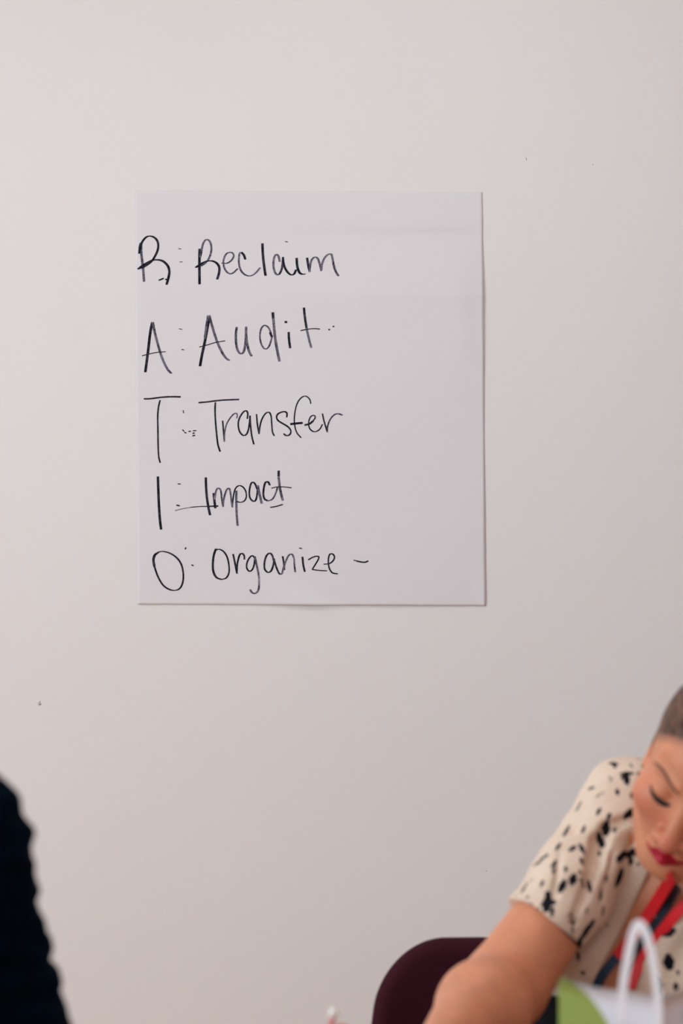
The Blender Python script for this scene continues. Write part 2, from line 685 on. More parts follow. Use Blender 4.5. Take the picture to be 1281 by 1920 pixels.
# (what it is, block, [(nib length px, nib thickness px, dry?, points)...])
W = [
    ('letter R before the word Reclaim', 'A', [
        (5.2, 1.8, 0, [(131, 192), (122, 235), (117, 292)]),
        (4.4, 1.6, 1, [(132, 200), (134, 290), (146, 400), (156, 490), (162, 575)]),
        (3.8, 1.8, 0, [(116, 292), (127, 220), (150, 168), (185, 131), (222, 121), (265, 136), (295, 172), (304, 220), (295, 270),
                       (270, 325), (240, 370), (200, 405), (150, 435), (106, 449)]),
        (4.2, 2.2, 0, [(106, 449), (150, 415), (200, 385), (250, 363), (300, 359), (345, 370), (380, 396), (405, 432), (415, 478), (408, 530), (388, 603)])]),
    ('small marks under letter R', 'A', [(2, 2.2, 0, [(312, 563), (355, 546)]), (2, 2.4, 0, [(378, 555), (384, 555)])]),
    ('colon after letter R', 'A', [(1.5, 1.2, 0, [(508, 247), (530, 250)]), (1.5, 1.2, 0, [(520, 380), (543, 379)])]),
    ('letter R of Reclaim', 'A', [
        (4.6, 1.6, 0, [(718, 252), (716, 350), (716, 450), (717, 600)]),
        (3.6, 1.6, 1, [(727, 330), (738, 260), (752, 200), (770, 167), (790, 156), (812, 166), (830, 200), (836, 245), (828, 300), (805, 355), (770, 395), (730, 420), (682, 434)]),
        (4.2, 1.8, 0, [(682, 434), (730, 400), (780, 376), (830, 369), (870, 380), (900, 405), (915, 440), (912, 490), (895, 551)])]),
    ('letter e of Reclaim', 'A', [(3.2, 1.6, 1, [(942, 392), (985, 395), (1025, 375), (1050, 345), (1060, 315), (1045, 290), (1015, 285), (985, 300), (965, 335),
                                                 (955, 385), (965, 440), (990, 480), (1025, 500), (1060, 485), (1095, 450)])]),
    ('letter c of Reclaim', 'A', [(4.0, 1.7, 0, [(1174, 352), (1162, 315), (1140, 288), (1125, 285)]),
                                  (3.4, 1.6, 1, [(1125, 285), (1114, 310), (1110, 370), (1118, 430), (1140, 480), (1175, 510), (1215, 522), (1254, 510), (1289, 480), (1322, 440)])]),
    ('letter l of Reclaim', 'B', [(4.5, 1.6, 0, [(172, 198), (175, 280), (185, 390), (203, 515)])]),
    ('letter a of Reclaim', 'B', [(3.8, 1.6, 1, [(345, 375), (335, 330), (315, 305), (295, 325), (283, 380), (285, 440), (300, 490), (325, 510), (350, 490), (370, 430), (378, 335)]),
                                  (3.8, 1.6, 0, [(378, 335), (385, 400), (405, 455), (435, 495), (465, 512), (490, 500), (508, 462)])]),
    ('letter i of Reclaim', 'B', [(4.4, 1.6, 0, [(515, 345), (518, 400), (527, 450), (545, 490), (570, 504), (593, 503)]), (1.4, 1.2, 0, [(402, 176), (424, 180)])]),
    ('letter m of Reclaim', 'B', [(4.2, 1.6, 0, [(620, 343), (630, 410), (645, 478)]),
                                  (3.6, 1.6, 1, [(645, 478), (650, 420), (665, 362), (695, 333), (725, 346), (745, 400), (760, 470)]),
                                  (3.8, 1.6, 1, [(760, 470), (770, 400), (795, 340), (830, 306), (860, 304), (872, 340), (885, 410), (905, 475), (932, 520)])]),
    ('letter A before the word Audit', 'A', [(4.6, 1.6, 0, [(245, 985), (225, 1080), (200, 1290), (175, 1480)]),
                                             (4.2, 1.6, 1, [(250, 985), (270, 1090), (310, 1240), (350, 1360), (395, 1450), (432, 1493)]),
                                             (1.6, 1.5, 0, [(145, 1319), (220, 1300), (300, 1284), (375, 1280)])]),
    ('colon after letter A', 'A', [(1.5, 1.2, 0, [(514, 1050), (540, 1055)]), (1.5, 1.3, 0, [(539, 1257), (561, 1261)])]),
    ('letter A of Audit', 'A', [(4.6, 1.6, 0, [(815, 918), (803, 1000), (772, 1170), (742, 1310), (722, 1420)]),
                                (3.4, 1.4, 1, [(800, 918), (785, 1020), (768, 1140)]),
                                (4.2, 1.6, 1, [(815, 918), (845, 1030), (890, 1170), (940, 1280), (980, 1340), (1012, 1364)]),
                                (1.6, 1.5, 0, [(718, 1231), (780, 1215), (880, 1186), (970, 1170)])]),
    ('letter u of Audit', 'A', [(4.2, 1.5, 1, [(1088, 1036), (1080, 1120), (1085, 1210), (1105, 1275), (1135, 1300), (1160, 1275), (1175, 1200), (1182, 1110), (1183, 1032)]),
                                (4.2, 1.5, 1, [(1183, 1032), (1185, 1130), (1200, 1230), (1220, 1290), (1238, 1320)])]),
    ('letter d of Audit', 'B', [(3.0, 1.6, 1, [(262, 1128), (253, 1080), (230, 1035), (195, 1015), (165, 1040), (148, 1100), (152, 1170), (175, 1230), (205, 1252), (235, 1230), (258, 1170), (270, 1120)]),
                                (4.8, 1.8, 0, [(276, 890), (282, 960)]), (4.6, 1.6, 1, [(282, 950), (295, 1100), (312, 1220), (342, 1373)]),
                                (4.0, 2.0, 0, [(250, 1090), (266, 1128)])]),
    ('letter i of Audit', 'B', [(4.2, 1.6, 0, [(435, 1086), (438, 1150), (449, 1240)]), (3.6, 3.4, 0, [(403, 982), (411, 983)])]),
    ('letter t of Audit', 'B', [(4.2, 1.6, 0, [(588, 843), (598, 940), (615, 1050)]), (4.0, 1.6, 1, [(615, 1050), (640, 1160), (660, 1237)]), (1.8, 1.7, 0, [(558, 1068), (620, 1055), (690, 1049), (744, 1053)])]),
    ('two dots after Audit', 'B', [(2.8, 2.6, 0, [(839, 1058), (842, 1058)]), (2.8, 2.6, 0, [(882, 1027), (885, 1027)])]),
    ('letter T before the word Transfer', 'C', [(1.6, 2.6, 0, [(163, 149), (230, 147), (340, 133), (430, 128), (525, 129)]),
                                                (2.8, 1.6, 0, [(321, 166), (305, 240), (298, 330), (300, 450), (302, 600), (308, 720), (322, 785)])]),
    ('colon with stray dots after letter T', 'C', [(1.8, 1.5, 0, [(553, 267), (557, 289)]), (1.8, 1.6, 0, [(548, 459), (560, 473)]), (1.8, 1.6, 0, [(568, 485), (582, 491)]),
                                                   (2.4, 2, 0, [(612, 475), (624, 473)]), (2.4, 1.8, 0, [(656, 468), (678, 467)]), (2.4, 2, 0, [(653, 494), (663, 491)]), (2.4, 2, 0, [(652, 519), (667, 514)])]),
    ('letter T of Transfer', 'C', [(1.6, 2.6, 0, [(710, 187), (800, 179), (860, 171), (960, 161), (1110, 155)]), (3.0, 1.6, 0, [(875, 188), (872, 260), (875, 350), (885, 470), (900, 600), (922, 674)])]),
    ('first letter r of Transfer', 'C', [(2.8, 1.6, 0, [(948, 371), (955, 450), (965, 575)]), (2.4, 1.5, 1, [(965, 575), (968, 490), (985, 410), (1020, 345), (1060, 301), (1085, 293), (1095, 315), (1090, 340)])]),
    ('letter a of Transfer', 'C', [(2.8, 1.6, 0, [(1195, 345), (1200, 300), (1190, 272), (1170, 270), (1140, 300), (1110, 360), (1105, 420), (1120, 480), (1155, 515), (1185, 505), (1205, 460), (1218, 380), (1222, 320)]),
                                   (2.8, 1.5, 0, [(1222, 320), (1228, 420), (1240, 520), (1260, 601)])]),
    ('letter n of Transfer', 'D', [(2.8, 1.6, 0, [(220, 306), (228, 400), (245, 497)]), (2.6, 1.5, 0, [(245, 497), (255, 420), (275, 350), (310, 296), (345, 284), (365, 320), (372, 400), (380, 480), (397, 517)])]),
    ('letter s of Transfer', 'D', [(2.6, 2.0, 0, [(522, 330), (525, 295), (505, 278), (470, 282), (435, 300), (420, 330), (435, 365), (480, 395), (530, 425), (560, 460), (560, 495), (535, 517), (505, 511), (496, 500)])]),
    ('letter f of Transfer', 'D', [(2.2, 1.5, 0, [(762, 195), (755, 160), (730, 131), (700, 122), (660, 145), (625, 200), (605, 280), (598, 360), (605, 430), (625, 490), (664, 536)]), (1.6, 3.6, 0, [(561, 402), (620, 395), (678, 390)])]),
    ('letter e of Transfer', 'D', [(2.2, 3.0, 0, [(705, 411), (750, 399), (785, 372)]), (2.2, 1.6, 0, [(785, 372), (808, 335), (795, 315), (765, 325), (745, 365), (742, 410), (755, 450), (785, 475), (820, 475), (855, 450), (878, 407)])]),
    ('last letter r of Transfer', 'D', [(2.6, 1.6, 0, [(880, 300), (895, 370), (928, 479)]), (2.4, 2.0, 1, [(928, 479), (932, 420), (955, 360), (990, 315), (1030, 298), (1077, 311)])]),
    ('letter I before the word Impact', 'C', [(4.4, 1.8, 0, [(300, 930), (303, 1020), (310, 1200), (320, 1350), (332, 1452)])]),
    ('colon after letter I', 'C', [(2, 1.7, 0, [(502, 1000), (524, 1001)]), (2.4, 2, 0, [(491, 1213), (514, 1219)])]),
    ('line under the word Impact', 'C', [(1.4, 1.2, 1, [(475, 1267), (550, 1248), (640, 1233)]), (1.6, 1.6, 0, [(630, 1234), (720, 1226), (800, 1225)]), (2.2, 2.4, 0, [(800, 1225), (900, 1221)])]),
    ('letter I of Impact', 'C', [(4.2, 1.6, 0, [(780, 939), (782, 1020), (790, 1130), (805, 1230), (822, 1309)])]),
    ('letter m of Impact', 'C', [(4.2, 1.8, 0, [(858, 1096), (865, 1160), (875, 1239)]), (3.2, 1.5, 1, [(868, 1150), (885, 1062), (910, 1043), (930, 1070), (940, 1150), (952, 1227)]),
                                 (3.2, 1.5, 1, [(952, 1227), (960, 1150), (985, 1066), (1010, 1043), (1025, 1080), (1035, 1160), (1045, 1231)])]),
    ('letter p of Impact', 'C', [(4.0, 1.6, 1, [(1086, 1071), (1085, 1180), (1088, 1290), (1098, 1415)]), (2.4, 1.5, 0, [(1045, 1230), (1055, 1130), (1075, 1050), (1110, 1018), (1150, 1030), (1180, 1075), (1185, 1130), (1165, 1170), (1125, 1185), (1090, 1175)])]),
    ('letter a of Impact', 'D', [(3.0, 1.6, 0, [(225, 1050), (205, 1000), (180, 983), (160, 1010), (148, 1080), (155, 1140), (185, 1172), (210, 1165), (225, 1110), (232, 1020)]), (4.2, 1.6, 1, [(232, 1018), (245, 1080), (272, 1194)])]),
    ('letter c of Impact', 'D', [(3.4, 1.8, 0, [(352, 1010), (335, 980), (310, 985), (295, 1030), (288, 1100), (300, 1150), (335, 1170)]), (3.0, 1.6, 1, [(335, 1170), (375, 1155), (405, 1110), (430, 1035)])]),
    ('letter t of Impact', 'D', [(4.2, 1.6, 0, [(442, 871), (441, 940)]), (4.2, 1.6, 1, [(441, 930), (455, 1050), (482, 1164)]), (1.6, 1.5, 0, [(372, 1043), (420, 1031), (490, 1030), (567, 1039)])]),
    ('short line under letter t', 'D', [(1.8, 1.9, 0, [(360, 1235), (420, 1224), (480, 1206)])]),
    ('letter O before the word Organize', 'E', [(4.4, 2.0, 0, [(298, 195), (270, 217), (256, 265), (265, 330)]), (3.0, 1.6, 0, [(265, 330), (300, 430), (350, 515), (410, 559), (470, 571), (520, 550), (549, 490), (554, 400), (534, 310), (490, 246), (425, 201), (355, 181), (310, 187), (290, 197)])]),
    ('colon after letter O', 'E', [(2, 1.8, 0, [(581, 144), (574, 157)]), (2, 1.7, 0, [(640, 317), (654, 323)])]),
    ('letter O of Organize', 'E', [(3.8, 1.6, 0, [(880, 157), (860, 220), (850, 300), (855, 380), (885, 440), (935, 462)]), (2.8, 1.6, 0, [(935, 462), (985, 445), (1012, 390), (1010, 310), (990, 230), (955, 180), (915, 160), (885, 166)])]),
    ('letter r of Organize', 'E', [(3.2, 1.7, 0, [(1053, 211), (1070, 290), (1091, 399)]), (3.0, 1.7, 0, [(1091, 380), (1096, 300), (1118, 217), (1145, 202), (1164, 225), (1166, 258)])]),
    ('letter g of Organize', 'F', [(2.8, 1.6, 0, [(86, 225), (65, 206), (40, 225), (17, 270), (14, 320), (40, 351), (68, 330), (84, 280), (89, 216)]), (3.4, 1.6, 1, [(89, 216), (105, 290), (122, 370), (128, 450), (122, 520), (95, 554), (65, 549), (45, 522)])]),
    ('letter a of Organize', 'F', [(3.2, 1.6, 0, [(262, 250), (250, 205), (225, 183), (195, 210), (178, 270), (180, 330), (210, 361), (240, 345), (260, 290), (268, 237)]), (3.0, 1.7, 0, [(268, 250), (290, 320), (316, 374), (335, 374)])]),
    ('letter n of Organize', 'F', [(3.2, 1.7, 0, [(346, 215), (356, 270), (362, 334)]), (3.2, 1.5, 1, [(340, 374), (348, 340), (370, 270), (400, 206), (430, 193), (450, 230), (455, 300), (462, 355)])]),
    ('letter i of Organize', 'F', [(3.4, 1.5, 0, [(529, 220), (536, 290), (550, 352)]), (1.8, 1.5, 0, [(501, 136), (521, 140)])]),
    ('letter z of Organize', 'F', [(2.0, 2.0, 0, [(585, 243), (620, 223), (655, 212), (681, 219), (670, 250), (640, 300), (620, 332)]), (1.8, 1.7, 0, [(620, 334), (680, 342), (752, 346)])]),
    ('letter e of Organize', 'F', [(2.6, 1.7, 0, [(730, 285), (775, 280), (810, 255), (825, 220), (810, 193), (785, 191), (771, 220), (768, 280), (780, 330), (805, 364), (850, 374)])]),
    ('dash after Organize', 'F', [(1.4, 1.4, 0, [(1003, 248), (1030, 255)]), (2.0, 2.2, 0, [(1030, 256), (1070, 264), (1105, 267), (1134, 256)])]),
]


def hull(pts):
    pts = sorted(set((round(a, 4), round(b, 4)) for a, b in pts))

    def half(ps):
        h = []
        for p in ps:
            while len(h) > 1 and (h[-1][0] - h[-2][0]) * (p[1] - h[-2][1]) - (h[-1][1] - h[-2][1]) * (p[0] - h[-2][0]) <= 0:
                h.pop()
            h.append(p)
        return h[:-1]
    return half(pts) + half(reversed(pts))


def build_writing():
    for label, blk, strokes in W:
        ox, oy, s = BLK[blk]
        letter = label.startswith(('letter', 'first letter', 'last letter'))
        groups = []
        for q, st in enumerate(strokes):
            pts = st[3]
            small = math.dist(pts[0], pts[-1]) < 30 and len(pts) == 2
            if letter and not small and groups and groups[0][0] == 'handwritten_letter':
                groups[0][2].append((q, st))
            elif letter and not small:
                groups.append(('handwritten_letter', label, [(q, st)]))
            elif letter:
                groups.append(('handwritten_mark', 'dot over ' + label, [(q, st)]))
            elif label.startswith('line'):
                if groups:
                    groups[0][2].append((q, st))
                else:
                    groups.append(('handwritten_mark', label, [(q, st)]))
            elif label.startswith('dash'):
                if groups:
                    groups[0][2].append((q, st))
                else:
                    groups.append(('handwritten_mark', label, [(q, st)]))
            else:
                one = {'colon': 'dot of the ', 'two': 'one of the ', 'small': 'one of the '}.get(label.split()[0], '')
                groups.append(('handwritten_mark', one + label, [(q, st)]))
        for name, lab, sts in groups:
            v, f, mi = [], [], []
            for q, (nl, nt, dry, pts) in sts:
                path = smooth_path([(ox + x / s, oy + y / s) for x, y in pts], 1.3)
                # a blunt marker nib lying almost level, dragged along the path
                ca, sa = math.cos(-0.08), math.sin(-0.08)
                nl, nt = nl * 1.08, nt * 1.12
                nib = [(a * nl / 2 * ca - b * nt / 2 * sa, a * nl / 2 * sa + b * nt / 2 * ca)
                       for a, b in ((-1, -.7), (-.85, -1), (.85, -1), (1, -.7), (1, .7), (.85, 1), (-.85, 1), (-1, .7))]
                lift = 0.00012 + 0.00002 * q
                for a, b in zip(path, path[1:]):
                    h = hull([(a[0] + x, a[1] + y) for x, y in nib] + [(b[0] + x, b[1] + y) for x, y in nib])
                    n = len(v)
                    v += [sheet_pt(x, y, lift) for x, y in h]
                    f.append(tuple(range(n + len(h) - 1, n - 1, -1)))
                    mi.append(dry)
            o = pydata(name, v, f, M['ink'], sheet, smooth=False)
            o.data.materials.append(M['inkdry'])
            o.data.polygons.foreach_set('material_index', mi)
            o['label'] = 'black marker ' + lab


build_writing()

# ------------------------------------------------------------------ table and chairs
TZ = 0.735
TABY0, TABY1 = -2.06, -1.425


def build_table():
    x0, x1 = -1.0, 1.3
    t = thing('conference_table', 'long brown wooden table between the two seated people', 'table', ((x0 + x1) / 2, (TABY0 + TABY1) / 2, 0))
    box('table_top', (x0, TABY0, TZ - 0.03), (x1, TABY1, TZ), M['wood'], t, bevel=0.004)
    box('apron', (x0 + .08, TABY0 + .06, TZ - .09), (x1 - .08, TABY0 + .08, TZ - .03), M['wood'], t)
    box('apron', (x0 + .08, TABY1 - .08, TZ - .09), (x1 - .08, TABY1 - .06, TZ - .03), M['wood'], t)
    for x in (x0 + .06, x1 - .06):
        for y in (TABY0 + .05, TABY1 - .05):
            box('leg', (x - .025, y - .025, 0), (x + .025, y + .025, TZ - .03), M['steel'], t, bevel=0.004)


build_table()


def round_slab(cx, cy, cz, axes, hw, hh, r, th, rd, bend=0.0, taper=0.0):
    """rounded panel: axes = (across, through, up)"""
    A = [np.array(a, float) for a in axes]

    def fn(X, Y, Z):
        p = [(X - cx) * a[0] + (Y - cy) * a[1] + (Z - cz) * a[2] for a in A]
        x = p[0] / (1 - taper * p[2] / hh)
        qx, qz = np.abs(x) - (hw - r), np.abs(p[2]) - (hh - r)
        d2 = np.sqrt(np.maximum(qx, 0) ** 2 + np.maximum(qz, 0) ** 2) + np.minimum(np.maximum(qx, qz), 0) - r
        yy = np.abs(p[1] + bend * p[0] ** 2) - (th - rd)
        a, b = np.maximum(d2 + rd, 0), np.maximum(yy, 0)
        return np.sqrt(a * a + b * b) + np.minimum(np.maximum(d2 + rd, yy), 0) - rd
    m = math.sqrt(hw * hw + hh * hh) * 1.1 + th
    return fn, (cx - m, cy - m, cz - m), (cx + m, cy + m, cz + m)


def make_chair(cx, cy, label, face=-1):
    """face=-1: sitter looks towards the camera"""
    t = thing('conference_chair', label, 'chair', (cx, cy, 0), 'maroon conference chairs')

    def y(v):                                  # v: distance in front of the backrest
        return cy + face * v
    tilt = 0.12
    F = Field(axis_coords([(-.40, .40, .006)]), axis_coords([(-.16, .16, .006)]), axis_coords([(.30, .84, .006)]))
    F.add(round_slab(0, 0, .560, ((1, 0, 0), (0, math.cos(tilt), -math.sin(tilt) * face * -1), (0, math.sin(tilt) * face * -1, math.cos(tilt))),
                     .304, .207, .100, .026, .022, bend=0.45 * -face, taper=0.09), 0.002)
    me, v, f = F.mesh('backrest')
    v[:, 0] += cx
    v[:, 1] += cy
    me.vertices.foreach_set('co', v.astype(np.float32).ravel())
    link('backrest', me, M['maroon'], t)
    F = Field(axis_coords([(-.36, .36, .006)]), axis_coords([(-.36, .36, .006)]), axis_coords([(.34, .50, .006)]))
    F.add(round_slab(0, 0, .415, ((1, 0, 0), (0, 0, 1), (0, 1, 0)), .27, .25, .09, .035, .03), 0.002)
    me, v, f = F.mesh('seat')
    v[:, 0] += cx
    v[:, 1] += y(.27)
    me.vertices.foreach_set('co', v.astype(np.float32).ravel())
    link('seat', me, M['maroon'], t)
    for sx in (-1, 1):
        tube('leg', [(cx + sx * .26, y(.46), .012), (cx + sx * .22, y(.44), .20), (cx + sx * .20, y(.42), .38)], .012, M['steel'], t)
        tube('leg', [(cx + sx * .26, y(.03), .012), (cx + sx * .22, y(.07), .20), (cx + sx * .20, y(.10), .38)], .012, M['steel'], t)
        tube('back_support', [(cx + sx * .12, y(.10), .375), (cx + sx * .12, y(.02), .37), (cx + sx * .12, y(-.035), .42),
                              (cx + sx * .12, y(-.045), .50)], .011, M['steel'], t)
    return t


make_chair(0.335, -0.95, 'maroon padded chair behind the woman in the spotted blouse')

# ------------------------------------------------------------------ the writing woman
V = Vector
NB = V((.455, -1.335, .955))               # root of the neck
PEL = V((.36, -1.16, .555))
SHR = V((.366, -1.300, .998))              # her right shoulder, left in the picture
SHL = V((.585, -1.40, .865))
UU = (NB - PEL).normalized()
SS = (SHL - SHR)
SS = (SS - UU * SS.dot(UU)).normalized()
FF = SS.cross(UU).normalized()
if FF.y > 0:
    FF = -FF
TA = (SS, FF, UU)


def T3(a, b, c):                           # torso frame from the neck root
    return NB + SS * a + FF * b + UU * c


ELR = V((.2010, -1.435, .793))
WRR = V((.112, -1.680, .772))
ELL = V((.700, -1.60, .797))
WRL = V((.500, -1.715, .770))
HIP_L, HIP_R = V((.45, -1.19, .53)), V((.27, -1.15, .53))
KN_L, KN_R = V((.52, -1.60, .555)), V((.24, -1.58, .555))
AN_L, AN_R = V((.53, -1.58, .10)), V((.24, -1.56, .10))

# head frame: local -y is the face, +x is to the right in the picture, +z up
HR = Matrix.Rotation(math.radians(17), 3, 'Y') @ Matrix.Rotation(math.radians(31), 3, 'X') @ Matrix.Rotation(math.radians(-18), 3, 'Z')
HT = V((.4545, -1.44, 1.0605))
HS = 1.09
HA = (HR @ V((1, 0, 0)), HR @ V((0, 1, 0)), HR @ V((0, 0, 1)))


def H(x, y, z):
    return HT + HR @ V((x, y, z)) * HS


def hell(x, y, z, rx, ry, rz, rot=None):
    ax = HA
    if rot is not None:
        ax = tuple(HR @ (rot @ V(e)) for e in ((1, 0, 0), (0, 1, 0), (0, 0, 1)))
    return ell(H(x, y, z), (rx * HS, ry * HS, rz * HS), ax)


def hcap(a, b, ra, rb):
    return cap(H(*a), H(*b), ra * HS, rb * HS)


def torso_ops(F):
    F.add(ell(T3(0, -.005, -.17), (.150, .105, .175), TA), .03)
    F.add(ell(T3(0, .0, -.06), (.135, .075, .085), TA), .05)
    F.add(ell(PEL + UU * .10 + FF * .02, (.155, .130, .15), TA), .05)
    F.add(cap(PEL + SS * -.07, PEL + SS * .07, .125, .125), .05)
    for s in (-1, 1):
        F.add(ell(T3(.072 * s, .070, -.185), (.070, .062, .075), TA), .035)
    F.add(cap(T3(0, -.015, .0), SHR - V((0, 0, .012)), .052, .056), .04)
    F.add(cap(T3(0, -.015, .0), SHL - V((0, 0, .012)), .052, .056), .04)


def arm_ops(F):
    F.add(cap(SHR, SHR.lerp(ELR, .5), .050, .044), .03)
    F.add(cap(SHR.lerp(ELR, .5), ELR, .045, .054), .02)
    F.add(cap(ELR, ELR.lerp(WRR, .35), .054, .054), .008)
    F.add(cap(ELR.lerp(WRR, .35), WRR, .054, .029), .02)
    F.add(cap(SHL, ELL, .064, .054), .03)
    F.add(cap(ELL, ELL.lerp(WRL, .35), .052, .050), .012)
    F.add(cap(ELL.lerp(WRL, .35), WRL, .050, .030), .02)


def hand_ops(F, wr, mcps, pips, dips, tips, thumb, pr=.0165):
    for m in mcps:
        F.add(cap(wr.lerp(m, .12), m, pr + .002, .0115), .012)
    for a, b, c, d in zip(mcps, pips, dips, tips):
        F.add(cap(a, b, .0108, .0095), .004)
        F.add(cap(b, c, .0095, .0085), .003)
        F.add(cap(c, d, .0085, .0075), .003)
    for a, b, ra, rb in zip(thumb, thumb[1:], (.017, .0125, .0105), (.0125, .0105, .0085)):
        F.add(cap(a, b, ra, rb), .006)


# pen and the hand that holds it
PEN_TIP = V((-.030, -1.850, TZ + .002))
PEN_TOP = V((-.0085, -1.752, .8295))
HAND_R = dict(
    mcps=[V((.035, -1.757, .790)), V((.040, -1.777, .785)), V((.047, -1.792, .777)), V((.055, -1.802, .766))],
    pips=[V((.000, -1.783, .813)), V((.003, -1.805, .797)), V((.015, -1.818, .778)), V((.028, -1.822, .761))],
    dips=[V((-.014, -1.806, .793)), V((-.012, -1.824, .776)), V((.002, -1.830, .757)), V((.016, -1.832, .748))],
    tips=[V((-.014, -1.822, .774)), V((-.016, -1.836, .760)), V((.000, -1.825, .748)), V((.016, -1.822, .746))],
    thumb=[V((.090, -1.705, .775)), V((.045, -1.730, .774)), V((.010, -1.760, .778)), V((-.010, -1.788, .778))])
dl = (WRL - ELL).normalized()
sd = V((dl.y, -dl.x, 0)).normalized()


def LH(a, b, z):
    p = WRL + dl * a + sd * b
    return V((p.x, p.y, z))


HAND_L = dict(
    mcps=[LH(.075, .030, .768), LH(.080, .010, .772), LH(.076, -.010, .768), LH(.068, -.028, .763)],
    pips=[LH(.112, .038, .765), LH(.122, .013, .768), LH(.116, -.012, .765), LH(.098, -.036, .760)],
    dips=[LH(.135, .040, .752), LH(.148, .014, .753), LH(.140, -.012, .752), LH(.116, -.040, .750)],
    tips=[LH(.150, .041, .745), LH(.166, .014, .745), LH(.157, -.012, .745), LH(.130, -.043, .745)],
    thumb=[LH(.015, .022, .766), LH(.045, .050, .762), LH(.070, .066, .756), LH(.090, .070, .750)])


def build_woman():
    root = thing('person', 'person in cream blouse with black brush spots, bowed over the table writing', 'person', (.36, -1.3, 0))
    # blouse
    hem = SHR.lerp(ELR, .60)
    axr = (ELR - SHR).normalized()
    axl = (ELL - SHL).normalized()
    bx = axis_coords([(.17, .50, .0023), (.50, .74, .005)])
    by = axis_coords([(-1.62, -1.24, .0024), (-1.24, -.98, .005)])
    bz = axis_coords([(.50, .74, .006), (.74, 1.08, .0023)])
    B = Field(bx, by, bz)
    torso_ops(B)
    core = B.d.copy()
    X, Y, Z = [c.reshape([-1 if i == j else 1 for j in range(3)]) for i, c in enumerate(B.ax)]
    B.d -= .007
    # puffed shoulder and loose sleeves
    sl = Field(bx, by, bz)
    sl.add(ball(SHR + V((.014, .0, .006)), .057), .02)
    sl.add(cap(SHR, SHR.lerp(ELR, .45), .057, .053), .03)
    sl.add(cap(SHR.lerp(ELR, .40), SHR.lerp(ELR, .95), .053, .060), .02)
    sl.add(cap(SHL, SHL.lerp(ELL, .7), .074, .080), .02)
    for s0, e0, a0, c in ((SHR, ELR, axr, .615), (SHL, ELL, axl, .6)):
        hp = s0.lerp(e0, c)
        nn = a0
        if s0 is SHR:                      # the hem hangs lower towards the body
            hp = P(1012, 1735, 3.03)
            nn = V((-.60, -.28, -.75)).normalized()
        dd = (X - hp.x) * nn.x + (Y - hp.y) * nn.y + (Z - hp.z) * nn.z
        near = (X - hp.x) ** 2 + (Y - hp.y) ** 2 + (Z - hp.z) ** 2 < .18 ** 2
        sl.d = np.where(near, np.maximum(sl.d, dd), sl.d).astype(np.float32)
    # soft drape folds
    def wob(fx, fy, fz, ph):
        return np.sin(X * fx + Y * fy + Z * fz + ph)
    sl.d += (.0016 * wob(60, -35, 50, 0) + .0012 * wob(-40, 70, 95, 1.3)).astype(np.float32)
    B.d += (.0022 * wob(75, 30, -48, .4) + .0014 * wob(130, -60, -70, 2.0)).astype(np.float32)
    k = .006
    h = np.clip(.5 + .5 * (sl.d - B.d) / k, 0, 1)
    B.d = (sl.d + (B.d - sl.d) * h - k * h * (1 - h)).astype(np.float32)
    # deep fold where the sleeve meets the body
    _, pv, pf = B.mesh('blouse_draft')
    pb = BVHTree.FromPolygons(pv.tolist(), pf.tolist())

    def drape(px, py):
        c = V((0, CAMY, CAMZ))
        p = pb.ray_cast(c, (P(px, py, 3.0) - c).normalized())[0]
        return p if p is not None else P(px, py, 3.0)
    fold = [(drape(x, y), r) for x, y, r in ((1192, 1532, .0050), (1165, 1542, .0060), (1140, 1552, .0085), (1124, 1578, .0110), (1117, 1615, .0115),
                                             (1108, 1650, .0075), (1094, 1682, .0055), (1076, 1722, .0045), (1062, 1764, .0040))]
    for (a, ra), (b, rb) in zip(fold, fold[1:]):
        B.cut(cap(a, b, ra, rb), .006)
    for x0, y0, x1, y1, r in ((1100, 1490, 1075, 1560, .0030), (1150, 1600, 1128, 1690, .0030), (1050, 1600, 1040, 1680, .0025), (1185, 1570, 1165, 1640, .0025)):
        B.cut(cap(drape(x0, y0), drape(x1, y1), r * .6, r), .008)
    xs = axis_coords([(-.09, .14, .0045), (.14, .37, .004), (.37, .53, .0023), (.53, .80, .006)])
    ys = axis_coords([(-1.90, -1.58, .0045), (-1.58, -1.30, .0024), (-1.30, -.98, .006)])
    zs = axis_coords([(.0, .72, .008), (.72, .93, .004), (.93, 1.20, .0023), (1.20, 1.26, .004)])
    F = Field(xs, ys, zs)
    torso_ops(F)
    arm_ops(F)
    hand_ops(F, WRR, **HAND_R)
    hand_ops(F, WRL, **HAND_L)
    for hp, kn, an in ((HIP_L, KN_L, AN_L), (HIP_R, KN_R, AN_R)):
        F.add(cap(hp, kn, .085, .058), .04)
        F.add(cap(kn, an, .056, .038), .02)
        F.add(cap(an - V((0, 0, .055)), an + V((0, -.14, -.06)), .034, .030), .02)
    for (a, ra), (b, rb) in zip(fold, fold[1:]):   # the flesh gives way under the folds of the sleeve
        F.cut(cap(a, b, ra + .008, rb + .008), .006)
    # neck and head
    F.add(cap(T3(0, -.01, -.01), H(0, .012, -.055), .060, .055), .035)
    F.add(hell(0, .018, .035, .074, .094, .085), .02)
    F.add(hell(0, -.022, -.030, .061, .068, .084), .03)
    for s in (-1, 1):
        F.add(hcap((.054 * s, .0, -.050), (.020 * s, -.056, -.092), .016, .014), .03)
        F.add(hell(.040 * s, -.060, -.022, .026, .022, .022), .02)
        F.add(hcap((.014 * s, -.084, .022), (.048 * s, -.066, .026), .006, .006), .022)
    F.add(hell(0, -.060, -.095, .024, .022, .018), .025)
    for s in (-1, 1):
        F.cut(hell(.031 * s, -.094, .003, .017, .011, .009), .012)
        F.add(hell(.031 * s, -.0725, .001, .0150, .0135, .0125), .004)
